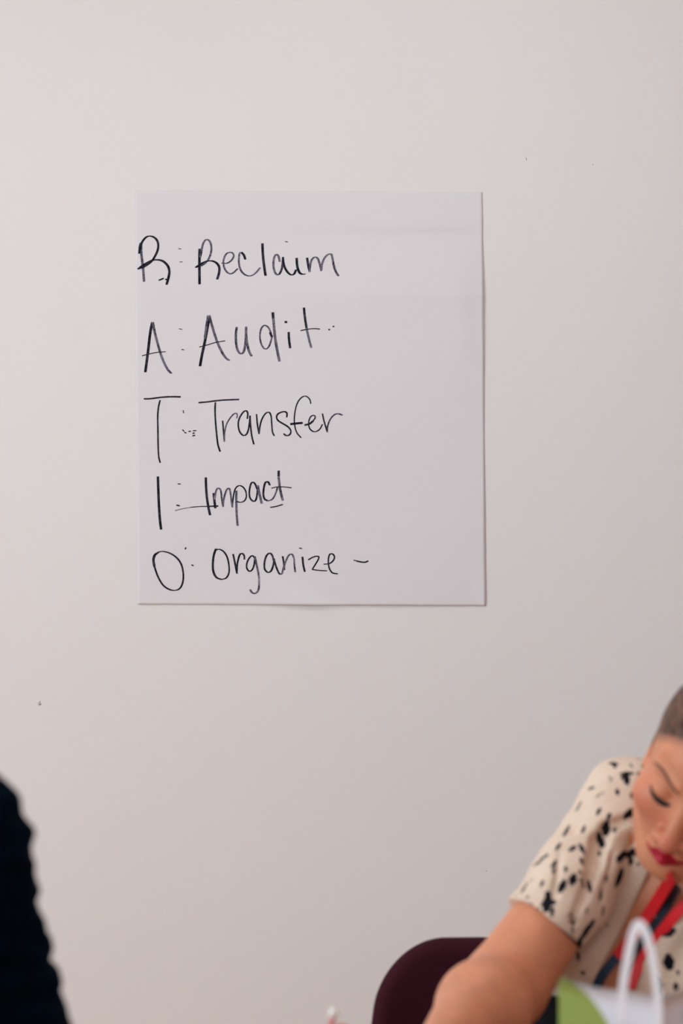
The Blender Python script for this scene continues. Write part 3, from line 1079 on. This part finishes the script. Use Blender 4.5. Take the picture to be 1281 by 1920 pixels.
    F.add(hcap((0, -.083, .014), (0, -.105, -.034), .0065, .0100), .012)
    F.add(hell(0, -.1075, -.039, .0120, .0115, .0100), .006)
    for s in (-1, 1):
        F.add(hell(.0140 * s, -.096, -.0415, .0085, .0100, .0075), .006)
        F.cut(hell(.0065 * s, -.104, -.0490, .0035, .0055, .0035), .003)
    # cheeks fold beside the nose, lips
    for s in (-1, 1):
        F.add(hcap((0, -.0965, -.0585), (.014 * s, -.0925, -.0600), .0055, .0052), .004)
        F.add(hcap((.014 * s, -.0925, -.0600), (.0255 * s, -.0815, -.0650), .0052, .0030), .004)
        F.add(hcap((0, -.0950, -.0715), (.020 * s, -.0850, -.0690), .0068, .0040), .004)
        F.cut(hcap((0, -.1035, -.0650), (.025 * s, -.0870, -.0658), .0012, .0008), .002)
        # ears
        F.add(hell(.071 * s, .022, -.012, .007, .016, .028), .006)
        F.cut(hell(.079 * s, .020, -.008, .006, .009, .015), .004)
        F.add(hell(.071 * s, .014, -.036, .006, .008, .009), .004)
    F.cut(hell(0, -.098, -.083, .016, .006, .005), .008)
    # keep the elbow flat on the table
    me, v, f = F.mesh('person')
    # local head coordinates for the make-up and the shaved temple
    q = (v - np.array(HT)) @ np.array(HR) / HS
    x, y, z = q.T
    ax = np.abs(x)
    sm = lambda a, b, t: np.clip((t - a) / (b - a), 0, 1) ** 2 * (3 - 2 * np.clip((t - a) / (b - a), 0, 1))
    zu = -.0545 - .0095 * (ax / .026) ** 1.6 + .0012 * np.cos(np.clip(ax / .006, 0, math.pi))
    zl = -.0775 + .0115 * (ax / .026) ** 2
    lips = sm(-.0010, .0012, zu - z) * sm(-.0010, .0012, z - zl) * (ax < .0275) * (y < -.07)
    blush = np.exp(-(((ax - .045) / .028) ** 2 + ((z + .028) / .026) ** 2)) * (y < -.01) * .5
    blush = np.maximum(blush, np.exp(-((x / .014) ** 2 + ((z + .034) / .014) ** 2)) * (y < -.085) * .7)
    line = .052 - .95 * np.maximum(y + .064, 0)
    stub = .8 * sm(-.004, .018, z - line) * (np.abs(x) < .2) * (z > -.03) * (np.hypot(np.hypot(x, y), z) < .2)
    near = (np.hypot(np.hypot(x, y - .0), z) < .16)
    set_attr(me, 'lips', lips * near)
    set_attr(me, 'blush', blush * near)
    set_attr(me, 'stubble', np.clip(stub, 0, 1) * near)
    body = link('body', me, M['skin'], root)
    bvh_body = BVHTree.FromPolygons(v.tolist(), f.tolist())

    def on_face(xl, zl_, out=.0006):
        """point on the face skin at local x, z"""
        o = H(xl, -.2, zl_)
        hit, n, _, _ = bvh_body.ray_cast(o, HR @ V((0, 1, 0)))
        return (hit if hit is not None else H(xl, -.09, zl_)) + HR @ V((0, -1, 0)) * out

    for s in (-1, 1):
        pts = [on_face(s * a, b) for a, b in ((.012, .0140), (.020, .0175), (.030, .0225), (.040, .0265), (.048, .0265), (.054, .0235))]
        tube('eyebrow', pts, [.0010, .0015, .0018, .0018, .0014, .0006], M['brow'], root, n=10)
        pts = [on_face(s * a, b, .0012) for a, b in ((.0165, -.0065), (.021, -.0090), (.027, -.0100), (.034, -.0085), (.041, -.0050), (.0465, -.0010))]
        tube('eyelashes', pts, [.0012, .0028, .0036, .0033, .0024, .0008], M['lash'], root, n=10)

    # hair: close-cropped sides, longer swept top
    HF = Field(axis_coords([(.33, .66, .0028)]), axis_coords([(-1.68, -1.24, .0028)]), axis_coords([(.98, 1.30, .0028)]))
    HF.add(hell(0, .020, .036, .0752, .0955, .0880), .01)
    HF.add(hell(.004, -.022, .100, .050, .060, .026), .02)
    HF.add(hell(.006, .030, .104, .056, .066, .027), .02)
    for i in range(9):
        a = -.046 + .0115 * i
        HF.add(hcap((a, .07, .108 - abs(a) * .3), (a * 1.02 + .006, -.052, .096 - abs(a) * .35), .010, .007), .004)
    # trim below the hairline
    hx, hy, hz = [c.reshape([-1 if i == j else 1 for j in range(3)]) for i, c in enumerate(HF.ax)]
    lx, ly, lz = [((hx - HT.x) * HA[i].x + (hy - HT.y) * HA[i].y + (hz - HT.z) * HA[i].z) / HS for i in range(3)]
    hl = .066 - .95 * np.maximum(ly + .066, 0)
    hl = np.maximum(hl, -.035 - .25 * np.maximum(ly - .03, 0))
    HF.d = np.maximum(HF.d, (hl - lz) * .8).astype(np.float32)
    hm, _, _ = HF.mesh('hair')
    link('hair', hm, M['hair'], root)

    # neck opening and the deep V
    B.cut(cap(T3(0, -.02, .00), T3(0, .0, .16), .066, .085), .006)
    a_ = (X - NB.x) * SS.x + (Y - NB.y) * SS.y + (Z - NB.z) * SS.z
    b_ = (X - NB.x) * FF.x + (Y - NB.y) * FF.y + (Z - NB.z) * FF.z
    c_ = (X - NB.x) * UU.x + (Y - NB.y) * UU.y + (Z - NB.z) * UU.z
    vcut = .01 - b_
    for p0, p1, sg in ((drape(1214, 1640), drape(1117, 1832), 1), (drape(1276, 1700), drape(1186, 1832), -1)):
        nn = (p1 - p0).cross(FF).normalized()
        if nn.x * sg > 0:
            nn = -nn
        vcut = np.maximum(vcut, (X - p0.x) * nn.x + (Y - p0.y) * nn.y + (Z - p0.z) * nn.z)
    B.d = np.maximum(B.d, -vcut * .9).astype(np.float32)
    # hem at the hips, hollow inside
    B.d = np.maximum(B.d, .752 - Z)
    armf = Field(bx, by, bz)
    arm_ops(armf)
    inner = np.minimum(core + .016, armf.d + .016)
    B.d = np.maximum(B.d, -inner).astype(np.float32)
    bm_, bv, bf = B.mesh('blouse')
    bvh = BVHTree.FromPolygons(bv.tolist(), bf.tolist())
    cam_p = V((0, CAMY, CAMZ))

    def hit(px, py):
        d = (P(px, py, 3.0) - cam_p).normalized()
        p, n, _, dist = bvh.ray_cast(cam_p, d)
        return p
    ink = np.full(len(bv), .05)
    S5, S4 = (950, 1400, 4.575), (1031, 1680, 5.124)
    spots = [(S5, q) for q in SPOTS_SLEEVE] + [(S4, q) for q in SPOTS_CHEST]
    cen = []
    for (ox, oy, s), (x1, y1, x2, y2, wd) in spots:
        a, b = hit(ox + x1 / s, oy + y1 / s), hit(ox + x2 / s, oy + y2 / s)
        if a is None and b is None:
            continue
        a = b if a is None else a
        b = a if b is None else b
        if (a - b).length > .06:
            b = a
        r = wd / s / 2 * KPX * (a.y - CAMY) * (1.3 if wd < 35 else 1.65) + .0006
        cen.append((a + b) / 2)
        seg(ink, bv, a, b, r)
    rnd = random.Random(5)
    tries = 0
    done = np.array([list(c) for c in cen])
    rv = bv[np.random.default_rng(3).permutation(len(bv))[:4000]]
    for p in rv:                           # the print goes on over the rest of the cloth
        if np.min(np.linalg.norm(done - p, axis=1)) < .021:
            continue
        pr = V(p)
        scr = (pr.x / (KPX * (pr.y - CAMY)) + 640.5, 960 - (pr.z - CAMZ) / (KPX * (pr.y - CAMY)))
        done = np.vstack([done, p])
        if 950 < scr[0] < 1281 and 1400 < scr[1] < 1860 and np.min(np.linalg.norm(np.array([list(c) for c in cen]) - p, axis=1)) < .05:
            continue
        t = UU * rnd.uniform(.6, 1) + SS * rnd.uniform(-.5, .5)
        ln = rnd.choice((.004, .006, .008, .014))
        seg(ink, bv, pr - t * ln, pr + t * ln, rnd.choice((.0022, .003, .0045)))
    set_attr(bm_, 'ink', ink)
    link('blouse', bm_, M['blouse'], root)

    # trousers and shoes
    TF = Field(axis_coords([(.12, .68, .008)]), axis_coords([(-1.72, -.96, .008)]), axis_coords([(.06, .80, .008)]))
    torso_ops(TF)
    TF.d -= .014
    TF.add(cap(PEL + SS * -.07 - V((0, 0, .02)), PEL + SS * .07 - V((0, 0, .02)), .118, .118), .03)
    for hp, kn, an in ((HIP_L, KN_L, AN_L), (HIP_R, KN_R, AN_R)):
        TF.add(cap(hp, kn, .094, .068), .04)
        TF.add(cap(kn, an, .066, .055), .02)
    TF.d = np.maximum(TF.d, .09 - TF.ax[2].reshape(1, 1, -1))
    TF.d = np.maximum(TF.d, TF.ax[2].reshape(1, 1, -1) - .760)
    tm, _, _ = TF.mesh('trousers')
    link('trousers', tm, M['trouser'], root)
    for an in (AN_L, AN_R):
        SF = Field(axis_coords([(an.x - .07, an.x + .07, .005)]), axis_coords([(an.y - .22, an.y + .08, .005)]), axis_coords([(-.01, .13, .005)]))
        SF.add(cap(an - V((0, -.01, .055)), an + V((0, -.14, -.062)), .042, .037), .02)
        SF.d = np.maximum(SF.d, .002 - SF.ax[2].reshape(1, 1, -1))
        SF.d = np.maximum(SF.d, SF.ax[2].reshape(1, 1, -1) - .085)
        sm_, _, _ = SF.mesh('shoe')
        link('shoe', sm_, M['shoe'], root)
    return root, bvh_body, bvh


def seg(ink, vv, a, b, r):
    a, b = np.array(a), np.array(b)
    lo, hi = np.minimum(a, b) - r - .012, np.maximum(a, b) + r + .012
    i = np.nonzero(np.all((vv > lo) & (vv < hi), axis=1))[0]
    if not len(i):
        return
    p = vv[i]
    ba = b - a
    t = np.clip(((p - a) @ ba) / (ba @ ba + 1e-12), 0, 1)
    d = np.linalg.norm(p - a - t[:, None] * ba, axis=1) - r * (1 - .35 * np.abs(2 * t - 1))
    ink[i] = np.minimum(ink[i], d)


SPOTS_SLEEVE = [
    (885, 140, 950, 150, 30), (920, 150, 935, 180, 20), (1120, 98, 1150, 105, 18), (1060, 145, 1080, 175, 10), (1170, 150, 1182, 195, 22),
    (985, 230, 1080, 230, 30), (1020, 230, 1035, 310, 35), (985, 270, 1020, 240, 22), (1135, 225, 1155, 265, 28), (880, 255, 905, 275, 8),
    (885, 300, 900, 280, 8), (950, 370, 952, 405, 26), (1075, 395, 1075, 440, 22), (705, 365, 750, 350, 22), (770, 435, 830, 395, 7),
    (635, 480, 600, 545, 22), (800, 535, 778, 580, 24), (890, 575, 870, 620, 26), (535, 680, 490, 765, 28), (668, 685, 650, 735, 22),
    (460, 835, 430, 880, 26), (590, 860, 545, 890, 30), (630, 835, 665, 915, 24), (350, 930, 290, 970, 24), (300, 985, 235, 1020, 18),
    (425, 980, 390, 1035, 24), (420, 1045, 400, 1085, 18), (508, 1030, 510, 1075, 20), (640, 960, 650, 1010, 22), (175, 1170, 130, 1250, 24),
    (105, 1205, 80, 1275, 14), (225, 1135, 205, 1155, 8), (315, 1150, 298, 1195, 24), (495, 1160, 455, 1235, 38), (580, 1110, 560, 1170, 42),
    (640, 1140, 665, 1205, 24), (185, 1290, 155, 1360, 24), (215, 1350, 195, 1440, 28), (360, 1260, 340, 1400, 45), (400, 1330, 280, 1400, 50),
    (280, 1400, 275, 1490, 28), (395, 1380, 390, 1450, 24), (340, 1560, 345, 1600, 16), (410, 1570, 425, 1605, 14), (625, 1060, 640, 1090, 18),
    (1125, 440, 1110, 540, 32), (1110, 540, 1020, 600, 45), (855, 660, 850, 740, 50), (790, 750, 820, 850, 40), (930, 700, 925, 735, 22),
    (1100, 900, 970, 960, 55), (970, 960, 950, 985, 30), (1070, 960, 1060, 1010, 30), (980, 1070, 945, 1180, 55), (1130, 1000, 1125, 1020, 16),
    (860, 1105, 852, 1150, 16), (810, 1230, 805, 1310, 26), (830, 1380, 825, 1440, 28), (690, 1380, 685, 1430, 16), (740, 1510, 630, 1660, 50),
    (630, 1660, 605, 1710, 40), (860, 1530, 800, 1570, 26), (565, 1540, 568, 1600, 18), (555, 1430, 560, 1460, 16), (700, 1150, 720, 1240, 28),
    (795, 900, 795, 930, 20)]
SPOTS_CHEST = [(1100, 360, 1180, 330, 60), (1140, 590, 1150, 680, 70), (1230, 720, 1235, 745, 30), (1040, 800, 1050, 930, 60),
               (1210, 850, 1212, 890, 36), (870, 720, 830, 800, 40), (770, 790, 750, 840, 26), (310, 730, 325, 745, 30), (270, 540, 275, 610, 26),
               (110, 690, 120, 740, 30)]

woman, BV_BODY, BV_BLOUSE = build_woman()


# ------------------------------------------------------------------ lanyard, necklace, pen, gift bag
def surf(px, py, off):
    c = V((0, CAMY, CAMZ))
    d = (P(px, py, 3.0) - c).normalized()
    best = None
    for b in (BV_BODY, BV_BLOUSE):
        p, n, _, ds = b.ray_cast(c, d)
        if p is not None and (best is None or ds < best[2]):
            best = (p, n, ds)
    if best is None:
        p = P(px, py, 2.98)
        return p, FF
    p, n, _ = best
    n = (n * .5 + FF * .8).normalized()
    return p + n * off, n


def ribbon(name, stations, wid, m, parent, th=.0012):
    """stations: (point, normal)"""
    v, f = [], []
    n = len(stations)
    for i, (p, nr) in enumerate(stations):
        t = (stations[min(i + 1, n - 1)][0] - stations[max(0, i - 1)][0]).normalized()
        s = t.cross(nr).normalized()
        nn = s.cross(t).normalized()
        for a, b in ((-1, -1), (1, -1), (1, 1), (-1, 1)):
            v.append(p + s * a * wid / 2 + nn * b * th / 2)
    for i in range(n - 1):
        for k in range(4):
            a, b = i * 4 + k, i * 4 + (k + 1) % 4
            f.append((a, b, b + 4, a + 4))
    f += [(3, 2, 1, 0), tuple(range(n * 4 - 4, n * 4))]
    return pydata(name, v, f, m, parent, smooth=False)


def build_lanyard():
    t = thing('lanyard', 'red and navy ribbon lanyard hanging in the neckline of the spotted blouse', 'lanyard', tuple(T3(0, .1, -.2)))

    def run(pts, off, top=None):
        st = []
        for q in smooth_path(pts, 12):
            st.append(surf(q[0], q[1], off))
        # smooth the depth so the strap hangs straight
        ps = [s[0] for s in st]
        for _ in range(6):
            ps = [ps[0]] + [(ps[i - 1] + ps[i] * 2 + ps[i + 1]) / 4 for i in range(1, len(ps) - 1)] + [ps[-1]]
        return [(p + FF * .002, FF) for p in ps]
    ribbon('red_strap', run([(1262, 1640), (1240, 1680), (1216, 1718), (1192, 1752), (1160, 1792)], .005), .0150, M['red'], t)
    ribbon('navy_strap', run([(1272, 1655), (1254, 1690), (1234, 1722), (1206, 1758), (1178, 1790)], .0025), .0145, M['navyrib'], t)
    ribbon('blue_strap_end', run([(1163, 1788), (1143, 1808), (1126, 1832), (1112, 1862), (1104, 1895)], .005), .0120, M['bluerib'], t)
    ribbon('red_strap', run([(1300, 1680), (1276, 1706), (1252, 1734), (1226, 1766), (1204, 1802), (1186, 1850)], .005), .0135, M['red'], t)
    ribbon('navy_strap', run([(1224, 1758), (1206, 1790), (1190, 1822), (1180, 1850)], .0025), .0125, M['navyrib'], t)
    a0, b0 = V(run([(1262, 1640), (1240, 1680)], .005)[0][0]), V(run([(1300, 1680), (1276, 1706)], .005)[0][0])
    st = [(a0, FF)]
    for ang in range(30, 331, 20):          # round the back of the neck
        r = math.radians(ang)
        dr = FF * math.cos(r) - SS * math.sin(r)
        st.append((T3(0, -.012, .012 + .022 * (1 - math.cos(r)) / 2) + dr * .078, dr))
    st.append((b0, FF))
    ribbon('neck_strap', st, .0150, M['red'], t)
    n = thing('necklace', 'fine gold chain necklace beside the red lanyard strap', 'necklace', tuple(T3(0, .1, -.1)))
    pts = [surf(x, y, .003)[0] for x, y in ((1275, 1668), (1256, 1688), (1240, 1704), (1231, 1716), (1222, 1722))]
    tube('chain', pts, .0010, M['gold'], n, n=8)
    p = pts[3]
    lathe('pendant', [(-.0022, 0), (-.0016, .0016), (0, .0022), (.0016, .0016), (.0022, 0)], p, (0, 0, 1), M['gold'], n, 12)


build_lanyard()


def build_pen():
    ax = (PEN_TOP - PEN_TIP).normalized()
    L = (PEN_TOP - PEN_TIP).length
    t = thing('pen', 'pen with round white end held in the writing hand', 'pen', tuple(PEN_TIP))
    lathe('tip', [(0, .0004), (.004, .0010), (.012, .0028), (.016, .0034)], PEN_TIP, ax, M['grey'], t)
    lathe('barrel', [(.016, .0034), (.02, .0042), (L - .016, .0042), (L - .012, .0034), (L - .009, .0030)], PEN_TIP, ax, M['pink'], t)
    lathe('white_end', [(L - .010, .0028), (L - .0085, .0042), (L - .0055, .0054), (L - .001, .0056), (L + .0025, .0042), (L + .0042, .0018), (L + .0046, 0)],
          PEN_TIP, ax, M['white'], t)


build_pen()


def bag_mat(name, circ):
    m = bpy.data.materials.new(name)
    N, L, b = _nodes(m)
    b.inputs['Roughness'].default_value = 0.45
    uv = N.new('ShaderNodeUVMap')
    cur = None
    base = (0.73, 0.74, 0.83, 1)
    for (cu, cv, r, col) in circ:
        d = N.new('ShaderNodeVectorMath')
        d.operation = 'DISTANCE'
        d.inputs[1].default_value = (cu, cv, 0)
        L.new(uv.outputs[0], d.inputs[0])
        lt = N.new('ShaderNodeMath')
        lt.operation = 'LESS_THAN'
        lt.inputs[1].default_value = r
        L.new(d.outputs['Value'], lt.inputs[0])
        mx = N.new('ShaderNodeMix')
        mx.data_type = 'RGBA'
        L.new(lt.outputs[0], mx.inputs['Factor'])
        if cur is None:
            mx.inputs['A'].default_value = base
        else:
            L.new(cur, mx.inputs['A'])
        mx.inputs['B'].default_value = (*col, 1)
        cur = mx.outputs['Result']
    L.new(cur, b.inputs['Base Color'])
    return m


def build_bag():
    z1, z0 = .914, TZ + .0005
    near = V((.306, CAMY + 2.30, 0))
    e1 = V((.218 - .306, .11, 0))
    w1 = e1.length
    e1 = e1 / w1                            # towards the far left corner
    e2 = V((-e1.y, e1.x, 0)) * -1
    if e2.x < 0:
        e2 = -e2
    w2 = .115
    cor = [near, near + e1 * w1, near + e1 * w1 + e2 * w2, near + e2 * w2]
    c = sum(cor, V()) / 4
    t = thing('gift_bag', 'small white paper gift bag with green circle print standing before the woman', 'gift bag', (c.x, c.y, z0))
    green, blue = (0.29, 0.37, 0.085), (0.48, 0.60, 0.82)
    prints = [[(w1, .09, .0905, green), (.035, .16, .05, blue)], [(.0575, .11, .03, green), (.02, .04, .012, blue)],
              [(.10, .11, .05, blue), (.03, .06, .02, green)], [(.055, .030, .026, blue), (.03, .12, .03, green)]]
    names = ('front_panel', 'side_panel', 'back_panel', 'side_panel')
    th = .0008
    rim = (0, -.002, -.036, .004)
    for i in range(4):
        a, b = cor[i], cor[(i + 1) % 4]
        wl = (b - a).length
        d = (b - a).normalized()
        nr = V((d.y, -d.x, 0))
        if nr.dot((a + b) / 2 - c) < 0:
            nr = -nr
        nu, nv = 16, 12
        v, f, uvs = [], [], []
        for side in (0, 1):
            for j in range(nv + 1):
                for k in range(nu + 1):
                    u, q = k / nu, j / nv
                    bow = .004 * math.sin(math.pi * u) * q ** 2 * (1 if i in (0, 2) else -2.2)
                    zz = z0 + (z1 + rim[i] * (1 - u) + rim[(i + 1) % 4] * u - z0) * q + (.0012 * math.sin(u * 7 + i) * q ** 4)
                    p = a + d * wl * u + nr * (bow - side * th)
                    v.append(V((p.x, p.y, zz)))
                    uvs.append((u * wl, z1 - zz))
        n1 = (nu + 1) * (nv + 1)
        for side in (0, 1):
            for j in range(nv):
                for k in range(nu):
                    q = side * n1 + j * (nu + 1) + k
                    face = (q, q + 1, q + nu + 2, q + nu + 1)
                    f.append(face if side else face[::-1])
        for k in range(nu):
            q = nv * (nu + 1) + k
            f.append((q, q + 1, q + 1 + n1, q + n1))
        o = pydata(names[i], v, f, bag_mat('gift_bag_print', prints[i]), t)
        ul = o.data.uv_layers.new(name='UVMap')
        for lp in o.data.loops:
            ul.data[lp.index].uv = uvs[lp.vertex_index]
    bz = z0 + .0006
    pydata('base_panel', [V((p.x, p.y, bz)) for p in cor] + [V((p.x, p.y, bz + .0006)) for p in cor],
           [(3, 2, 1, 0), (4, 5, 6, 7), (0, 1, 5, 4), (1, 2, 6, 5), (2, 3, 7, 6), (3, 0, 4, 7)], M['ribbonw'], t, smooth=False)
    # ribbon handles
    for base, s_, nr in ((near, 1, -e2), (near + e2 * w2, -1, e2)):
        st = []
        for q in smooth_path([(-.004 + .004, -.030), (.001, .0), (.004, .032), (.011, .058), (.020, .069), (.029, .060), (.039, .032), (.048, .0), (.050, -.030)], .004):
            up = q[1] if s_ > 0 else -abs(q[1]) - .02      # the rear handle hangs down behind
            p = base + e1 * q[0] + nr * (.003 + .006 * max(0, q[1]) / .08)
            st.append((V((p.x, p.y, z1 + up)), nr))
        ribbon('handle', st, .0105, M['ribbonw'], t)


build_bag()


# ------------------------------------------------------------------ the person in dark knitwear, near left
def build_knit_person():
    root = thing('person', 'person in dark navy chunky knit at the left edge, back to the viewer', 'person', (-.55, -2.38, 0))
    nb = V((-.545, -2.30, 1.155))
    pel = V((-.55, -2.36, .555))
    shr, shl = V((-.362, -2.215, 1.078)), V((-.72, -2.27, 1.085))
    elr, ell_ = V((-.293, -2.13, .790)), V((-.80, -2.14, .800))
    wrr, wrl = V((-.42, -1.92, .772)), V((-.66, -1.93, .772))

    def core(F, g=0.0):
        F.add(ell((-.548, -2.315, .93), (.165 + g, .115 + g, .22)), .04)
        F.add(ell((-.55, -2.345, .68), (.165 + g, .13 + g, .17)), .06)
        F.add(cap(pel - V((.07, 0, 0)), pel + V((.07, 0, 0)), .125 + g, .125 + g), .05)
        F.add(cap(nb - V((0, 0, .03)), shr, .055 + g, .062 + g), .05)
        F.add(cap(nb - V((0, 0, .03)), shl, .055 + g, .062 + g), .05)
        for s, e, w_ in ((shr, elr, wrr), (shl, ell_, wrl)):
            F.add(cap(s, e, .060 + g, .050 + g), .03)
            F.add(cap(e, w_, .048 + g, .028 + g), .02)
    hc = V((-.545, -2.255, 1.30))
    F = Field(axis_coords([(-.92, -.20, .007)]), axis_coords([(-2.56, -1.74, .007)]), axis_coords([(.0, 1.48, .007)]))
    core(F)
    F.add(cap(nb - V((0, 0, .02)), hc - V((0, .0, .03)), .056, .052), .03)
    F.add(ell(hc + V((0, -.02, .03)), (.075, .095, .088)), .02)
    F.add(ell(hc + V((0, .022, -.03)), (.062, .068, .086)), .03)
    F.add(cap(hc + V((0, .085, .012)), hc + V((0, .107, -.03)), .008, .011), .01)
    for s in (-1, 1):
        F.add(ell(hc + V((.076 * s, -.01, -.008)), (.008, .017, .030)), .006)
        F.cut(ell(hc + V((.031 * s, .094, .003)), (.017, .011, .009)), .012)
        F.add(ell(hc + V((.031 * s, .0725, .001)), (.015, .0135, .0125)), .004)
    F.add(cap(hc + V((-.02, .088, -.064)), hc + V((.02, .088, -.064)), .007, .007), .006)
    for wr, sg in ((wrr, 1), (wrl, -1)):
        def q(a, b, z):
            return V((wr.x - sg * b - sg * a * .35, wr.y + a * .93, z))
        hand_ops(F, wr, [q(.075, .03, .77), q(.08, .01, .772), q(.076, -.01, .77), q(.068, -.03, .765)],
                 [q(.112, .036, .766), q(.122, .012, .768), q(.116, -.012, .766), q(.098, -.036, .761)],
                 [q(.135, .038, .753), q(.148, .013, .754), q(.14, -.012, .753), q(.116, -.04, .751)],
                 [q(.15, .04, .746), q(.166, .013, .746), q(.157, -.012, .746), q(.13, -.043, .746)],
                 [q(.015, .025, .768), q(.045, .052, .762), q(.07, .066, .757), q(.09, .07, .751)])
    kn = [(V((-.46, -2.34, .535)), V((-.45, -1.92, .54)), V((-.45, -1.96, .10))),
          (V((-.64, -2.34, .535)), V((-.66, -1.92, .54)), V((-.66, -1.96, .10)))]
    for a, b, c in kn:
        F.add(cap(a, b, .08, .056), .04)
        F.add(cap(b, c, .054, .038), .02)
        F.add(cap(c - V((0, 0, .05)), c + V((0, .14, -.062)), .034, .03), .02)
    me, v, f = F.mesh('body')
    link('body', me, M['skin2'], root)
    # hair
    HF = Field(axis_coords([(-.66, -.43, .005)]), axis_coords([(-2.42, -2.14, .005)]), axis_coords([(1.17, 1.46, .005)]))
    HF.add(ell(hc + V((0, -.026, .034)), (.083, .101, .096)), .01)
    HF.add(ell(hc + V((0, -.055, -.04)), (.074, .060, .075)), .03)
    Y, Z = HF.ax[1].reshape(1, -1, 1), HF.ax[2].reshape(1, 1, -1)
    HF.d = np.maximum(HF.d, (Y - hc.y) * .8 - .02 - (Z - hc.z) * .75).astype(np.float32)
    hm, _, _ = HF.mesh('hair')
    link('hair', hm, M['lash'], root)
    # chunky sweater: cable bumps
    KF = Field(axis_coords([(-.92, -.46, .008), (-.46, -.20, .0035)]), axis_coords([(-2.56, -2.30, .008), (-2.30, -1.88, .0045)]),
               axis_coords([(.50, .80, .008), (.80, 1.24, .0035)]))
    core(KF, .011)
    X, Y, Z = [c.reshape([-1 if i == j else 1 for j in range(3)]) for i, c in enumerate(KF.ax)]
    bump = .0020 * np.sin(Z * 150 + np.sin(Y * 60 + X * 25) * 1.6) + .0016 * np.sin(Z * 225 + X * 30 + np.sin(Y * 45)) \
        + .0010 * np.sin(Y * 190) * np.sin(Z * 210 + 2 * np.sin(X * 40))
    KF.d += bump.astype(np.float32)
    for wr, el in ((wrr, elr), (wrl, ell_)):
        ax = (wr - el).normalized()
        hp = el.lerp(wr, .9)
        dd = (X - hp.x) * ax.x + (Y - hp.y) * ax.y + (Z - hp.z) * ax.z
        near = (X - hp.x) ** 2 + (Y - hp.y) ** 2 + (Z - hp.z) ** 2 < .1 ** 2
        KF.d = np.where(near, np.maximum(KF.d, dd), KF.d)
    KF.d = np.maximum(KF.d, .53 - Z)
    KF.cut(cap(nb, nb + V((0, .01, .15)), .064, .07), .006)
    km, _, _ = KF.mesh('sweater')
    link('sweater', km, M['knit'], root)
    TF = Field(axis_coords([(-.80, -.32, .008)]), axis_coords([(-2.52, -1.80, .008)]), axis_coords([(.06, .70, .008)]))
    TF.add(cap(pel - V((.07, 0, .02)), pel + V((.07, 0, -.02)), .118, .118), .03)
    for a, b, c in kn:
        TF.add(cap(a, b, .09, .066), .04)
        TF.add(cap(b, c, .064, .055), .02)
    TF.d = np.maximum(TF.d, .09 - TF.ax[2].reshape(1, 1, -1))
    TF.d = np.maximum(TF.d, TF.ax[2].reshape(1, 1, -1) - .62)
    tm, _, _ = TF.mesh('trousers')
    link('trousers', tm, M['trouser'], root)
    for a, b, c in kn:
        SF = Field(axis_coords([(c.x - .07, c.x + .07, .005)]), axis_coords([(c.y - .08, c.y + .22, .005)]), axis_coords([(-.01, .13, .005)]))
        SF.add(cap(c - V((0, .01, .055)), c + V((0, .14, -.062)), .042, .037), .02)
        SF.d = np.maximum(SF.d, .002 - SF.ax[2].reshape(1, 1, -1))
        SF.d = np.maximum(SF.d, SF.ax[2].reshape(1, 1, -1) - .085)
        s_, _, _ = SF.mesh('shoe')
        link('shoe', s_, M['shoe'], root)


build_knit_person()
make_chair(-0.55, -2.56, 'maroon padded chair under the person in dark knit', face=1)
